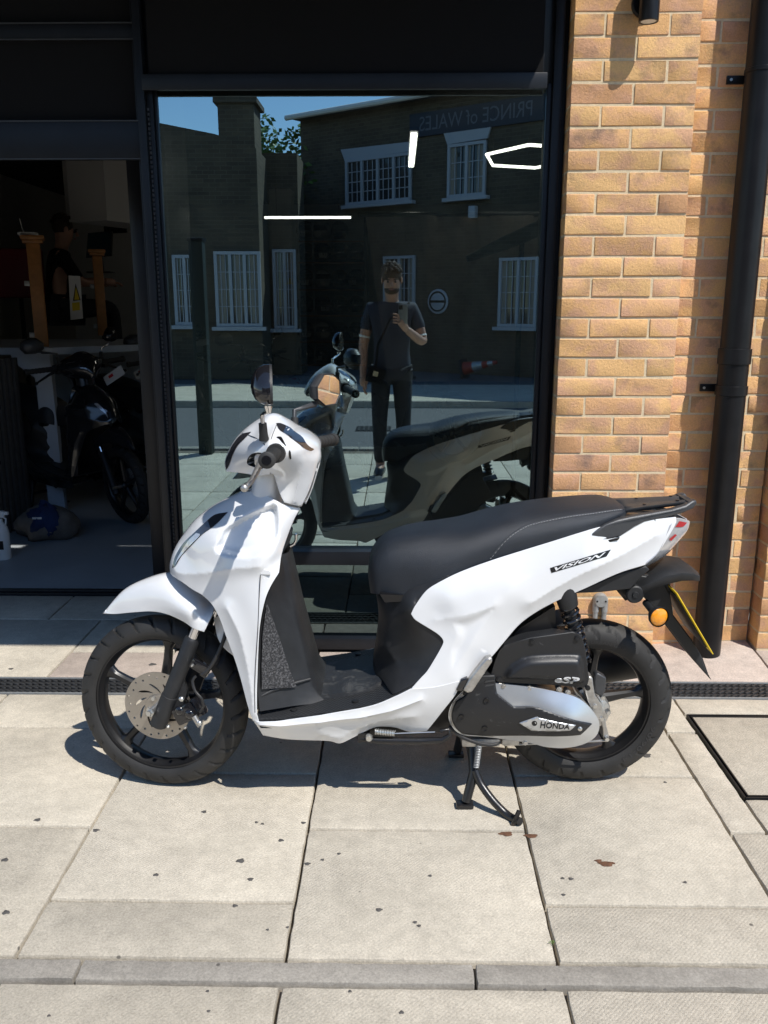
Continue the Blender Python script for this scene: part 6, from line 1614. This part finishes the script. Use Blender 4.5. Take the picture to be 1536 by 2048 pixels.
wframe = plain('white_window_frame', (.40, .42, .46), .5)
wglass = plain('old_window_glass', (.03, .035, .04), .05, spec=.6)
curtain = plain('curtain', (.30, .27, .22), .9)
slate = plain('slate_roof', (.075, .072, .075), .7, vary=.35, vscale=9)
def plane_frame(p0, p1):
    u_ = Vector((p1[0]-p0[0], p1[1]-p0[1], 0)).normalized(); n_ = Vector((-u_.y, u_.x, 0))
    if n_.y < 0: n_ = -n_
    return u_, n_
def window(parent, p0, p1, x0, y0, x1, y1, lights, bars, name='window', open_=None):
    """window read off the glass by its corner pixels, on an upright plane"""
    u_, n_ = plane_frame(p0, p1); lo_ = Vector(parent.location)
    A, B = Vector(Vp(x0, (y0[0] if hasattr(y0, '__len__') else y0), p0, p1)), Vector(Vp(x1, (y0[1] if hasattr(y0, '__len__') else y0), p0, p1))
    C = Vector(Vp(x0, (y1[0] if hasattr(y1, '__len__') else y1), p0, p1)); zt_, zb_ = max(A.z, B.z), C.z
    zt_ = (A.z+B.z)/2
    a, b_ = Vector((A.x, A.y, 0)), Vector((B.x, B.y, 0)); L_ = (b_-a).length; ud = (b_-a).normalized(); ang = math.atan2(ud.y, ud.x)
    cz = (zt_+zb_)/2; mid = (a+b_)/2; H_ = zt_-zb_
    def bx(s_, z, w_, h_, dep, off): return MB().box(mid+ud*s_+Vector((0, 0, z))+n_*off-lo_, (w_, dep, h_), rz=ang)
    win = bx(0, cz, L_-.02, H_-.02, .02, .012).build(name, wglass, parent, smooth=False)
    win2 = lambda o: sub(o, win)
    for z in (zt_-.03, zb_+.03): win2(bx(0, z, L_, .06, .06, .05).build('frame_bar', wframe, parent, smooth=False))
    for k in range(lights+1): win2(bx(-L_/2+.03+(L_-.06)*k/lights, cz, .06, H_-.122, .058, .05).build('frame_bar', wframe, parent, smooth=False))
    for k in range(lights):
        w_ = (L_-.06)/lights; c0 = -L_/2+.03+w_*(k+.5)
        for q in range(1, bars+1): win2(bx(c0, zb_+.06+(H_-.12)*q/(bars+1), w_-.07, .018, .02, .045).build('glazing_bar', wframe, parent, smooth=False))
        for q in (1, 2): win2(bx(c0-w_/2+w_*q/3, cz, .016, H_-.122, .019, .044).build('glazing_bar', wframe, parent, smooth=False))
    win2(bx(0, zb_-.04, L_+.16, .07, .14, .07).build('sill', wframe, parent, smooth=False))
    for s_ in (-.36, .0, .33): win2(bx(s_*L_, cz, L_*.16, H_-.14, .006, .026).build('curtain', curtain, parent, smooth=False)) if lights < 4 else None
    return win, ud, n_, zt_, mid, L_
# the pub: a facade set at an angle to the street
PA, PB = (4.6, -9.46), (-2.28, -14.34)
u_, n_ = plane_frame(PA, PB)
pub = empty('pub_building', ((PA[0]+PB[0])/2, (PA[1]+PB[1])/2, 0), label='old brick pub with white windows and slate roof, mirrored in the shop glass', cat='building')
lo_ = Vector(pub.location); ang = math.atan2(u_.y, u_.x); Lp = math.hypot(PA[0]-PB[0], PA[1]-PB[1]); HP = 5.6
MB().box(Vector((0, 0, HP/2))-n_*3.0, (Lp, 6.0, HP), rz=ang).build('wall', MAT['stockwall'], pub, smooth=False)
rf = MB(); e0, e1 = u_*(-Lp/2-.2), u_*(Lp/2+.1)
sec = [n_*.35+Vector((0, 0, HP-.02)), n_*-3.0+Vector((0, 0, HP+.12)), n_*-6.35+Vector((0, 0, HP-.02))]
rfo = MB().prism([e0+s_ for s_ in sec], e1-e0).build('roof', slate, pub, smooth=False)
sub(MB().tube([e0+n_*.38+Vector((0, 0, HP-.02)), e1+n_*.38+Vector((0, 0, HP-.02))], .06, 8).build('gutter', MAT['whiteflat'], pub), rfo)
cpos = Vector(Vp(806, 225, PA, PB))-lo_-n_*2.2
chm = MB().box((cpos.x, cpos.y, HP+.45), (.55, .9, 1.1), rz=ang).box((cpos.x, cpos.y, HP+1.03), (.66, 1.0, .12), rz=ang).build('chimney', MAT['stockwall'], pub, smooth=False); sub(chm, rfo)
for s_ in (-.2, .2): sub(MB().lathe([(.11, 0), (.10, .3), (.12, .32), (.12, .36), (.08, .36)], (cpos.x+u_.x*s_, cpos.y+u_.y*s_, HP+1.09), (0, 0, 1), 14).build('chimney_pot', plain('clay_pot', (.45, .36, .26), .8), pub), rfo)
def lintel(px0_, pyt0, pyb0, px1_, pyt1, pyb1):
    q = [Vector(Vp(px0_, pyt0, PA, PB)), Vector(Vp(px1_, pyt1, PA, PB)), Vector(Vp(px1_-8, pyb1, PA, PB)), Vector(Vp(px0_+8, pyb0, PA, PB))]
    MB().prism([v-lo_+n_*.002 for v in q], n_*.05).build('lintel', wframe, pub, smooth=False)
window(pub, PA, PB, 694, (322, 303), 826, (412, 405), 4, 3); lintel(684, 300, 322, 831, 283, 303)
window(pub, PA, PB, 899, (292, 279), 976, (397, 392), 2, 2); lintel(889, 265, 290, 985, 250, 277)
window(pub, PA, PB, 1002, (517, 513), 1080, (653, 656), 2, 3); window(pub, PA, PB, 770, (513, 511), 833, (640, 642), 2, 3)
# fascia lettering, read by someone facing the pub
T0, T1 = Vector(Vp(1068, 205, PA, PB)), Vector(Vp(842, 262, PA, PB))
zz = (T0.z+T1.z)/2
MB().box(((T0+T1)/2-lo_+n_*.03).to_2d().to_3d()+Vector((0, 0, zz)), ((T1-T0).length+.5, .05, .46), rz=ang).build('sign_board', plain('sign_navy', (.010, .014, .03), .5), pub, smooth=False)
uu, vv_, ff_, asp = text_verts('PRINCE of WALES', 3)
tb_ = MB(); tb_.v = [tuple(Vector((T0.x+(T1.x-T0.x)*a, T0.y+(T1.y-T0.y)*a, zz-.13+.28*c))-lo_+n_*.062) for a, c in zip(uu, vv_)]; tb_.f = list(ff_)
tb_.build('sign_lettering', plain('sign_cream', (.12, .13, .16), .6), pub, smooth=False, fix=False)
pq = Vector(Vp(877, 603, PA, PB))-lo_
MB().lathe([(0, .03), (.24, .03), (.26, .02), (.26, 0)], pq+n_*.01, n_, 36).build('round_plaque', wframe, pub)
MB().lathe([(.18, .036), (.215, .036), (.215, .03)], pq+n_*.01, n_, 36).build('plaque_ring', MAT['ink'], pub); MB().box(pq+n_*.045, (.36, .006, .05), rz=ang).build('plaque_bar', MAT['ink'], pub, smooth=False)
MB().box(Vector(Vp(950, 425, PA, PB))-lo_+n_*.08, (.16, .14, .24), rz=ang, bev=.02).build('wall_lamp', wframe, pub)
# the lower terrace and its chimney
YT = -10.2
te = empty('terrace_building', (V(440, 600, YT)[0], YT, 0), label='low dark brick house with a big chimney, mirrored in the shop glass', cat='building')
lt = Vector(te.location)
x_r = V(516, 400, YT)[0]; ztop = V(430, 268, YT)[2]; ztl = V(320, 246, YT)[2]
MB().prism([(-9-lt.x, 0, 0), (x_r-lt.x, 0, 0), (x_r-lt.x, 0, ztop-.25), (V(430, 268, YT)[0]-lt.x, 0, ztop), (V(320, 246, YT)[0]-lt.x, 0, ztl), (-9-lt.x, 0, ztl+1.2)], (0, -5, 0)).build('wall', MAT['stockwall'], te, smooth=False)
cx0, cx1 = V(436, 250, YT)[0], V(508, 250, YT)[0]; zc0, zc1 = ztop-.4, V(470, 205, YT)[2]
ch_ = MB().box(((cx0+cx1)/2-lt.x, -.42, (zc0+zc1)/2), (cx1-cx0, .8, zc1-zc0)).build('chimney', MAT['stockwall'], te, smooth=False)
MB().box(((cx0+cx1)/2-lt.x, -.42, zc1+.04), (cx1-cx0+.14, .95, .09)).build('chimney_cap', MAT['stockwall'], te, smooth=False).parent = ch_
MB().lathe([(.12, 0), (.09, .22), (.11, .24), (.11, .28), (.07, .28)], (V(453, 195, YT)[0]-lt.x, -.42, zc1+.08), (0, 0, 1), 14).build('chimney_pot', MAT['ink'], te).parent = ch_
MB().lathe([(.14, 0), (.10, .5), (.08, .5)], (V(488, 195, YT)[0]-lt.x, -.42, zc1+.08), (0, 0, 1), 14).build('chimney_pot', plain('red_pot', (.22, .10, .07), .8), te).parent = ch_
window(te, (x_r, YT), (-9, YT), 428, 503, 521, 653, 3, 3)
window(te, (x_r, YT), (-9, YT), 345, 510, 392, 650, 2, 3)
YL = -11.4
lb_ = empty('garden_wall_building', (V(560, 600, YL)[0], YL, 0), label='lower brick link wall between the chimney house and the pub', cat='building')
ll = Vector(lb_.location); xa_, xb_ = V(505, 500, YL)[0], V(598, 500, YL)[0]
MB().box(((xa_+xb_)/2-ll.x, -.6, V(560, 306, YL)[2]/2), (xb_-xa_, 1.2, V(560, 306, YL)[2])).build('wall', MAT['stockwall'], lb_, smooth=False)
window(lb_, (xb_, YL), (xa_, YL), 545, 499, 592, 657, 2, 3)
# tree over the wall
def tree(loc, h, rad, label, n_=2600):
    t_ = empty('tree', loc, 0, label, 'tree')
    tr = MB().tube([(0, 0, 0), (.1, 0, h*.3), (0, .1, h*.6), (.05, 0, h*.85)], [.16, .12, .08, .03], 8); tr.build('trunk', plain('bark', (.08, .06, .045), .9), t_)
    for k in range(6):
        a = k*1.05; MB().tube([(.03, .03, h*(.45+.05*k)), (rad*.7*math.cos(a), rad*.7*math.sin(a), h*(.62+.05*k))], [.05, .015], 6).build('limb', plain('bark', (.08, .06, .045), .9), t_)
    v_, f_2 = [], []; rnd = random.Random(4)
    cl = [(rnd.uniform(-1, 1)*rad*.75, rnd.uniform(-1, 1)*rad*.75, h-rad*rnd.uniform(.2, 1.5), rad*rnd.uniform(.25, .5)) for _ in range(22)]
    for k in range(n_):
        c = cl[rnd.randrange(len(cl))]; d = Vector((rnd.gauss(0, 1), rnd.gauss(0, 1), rnd.gauss(0, 1))).normalized()*c[3]*rnd.uniform(.5, 1.1)
        p = Vector(c[:3])+d; a = Vector((rnd.gauss(0, 1), rnd.gauss(0, 1), rnd.gauss(0, .6))).normalized()*.10; b_ = a.cross(Vector((rnd.gauss(0, 1), rnd.gauss(0, 1), rnd.gauss(0, 1)))).normalized()*.05
        i = len(v_); v_ += [p-a, p-b_, p+a, p+b_]; f_2.append((i, i+1, i+2, i+3))
    b = MB(); b.v = [tuple(q) for q in v_]; b.f = f_2
    o = b.build('crown', plain('leaf_green', (.09, .17, .035), .6, vary=.5, vscale=1.5), t_, smooth=False, fix=False); o['kind'] = 'stuff'
    return t_
tc_ = V(562, 300, -15.5); tree((tc_[0], -15.5, -.05), V(545, 250, -15.5)[2]+.25, 1.35, 'green leafy tree behind the low brick wall, mirrored in the glass')
# traffic cones on the forecourt
def cone(px, py, lean, lab):
    d = ray(px, py); t = -(CAM_H-.0)/d[2]; x, y = d[0]*t, max(2*YG-d[1]*t, -10.5)
    c_ = empty('traffic_cone', (x, y, .012), 0, lab, 'cone')
    if lean: c_.rotation_euler = (0, R(78), .5); c_.location.z = .19
    MB().box((0, 0, .02), (.38, .38, .04), bev=.01).build('base', MAT['rubber'], c_)
    red_ = plain('cone_red', (.30, .03, .015), .5)
    for (z0, z1, mt, nm) in ((.04, .24, red_, 'body'), (.24, .44, MAT['galv'], 'reflective_band'), (.44, .56, red_, 'body'), (.56, .66, MAT['galv'], 'reflective_band'), (.66, .75, red_, 'tip')):
        r0_, r1_ = .14-.145*z0, .14-.145*z1
        MB().lathe([(r0_, z0), (r1_, z1)], (0, 0, 0), (0, 0, 1), 20).build(nm, mt, c_)
cone(812, 752, False, 'red and white traffic cone standing on the forecourt across the street'); cone(915, 745, True, 'red and white traffic cone lying on its side across the street')
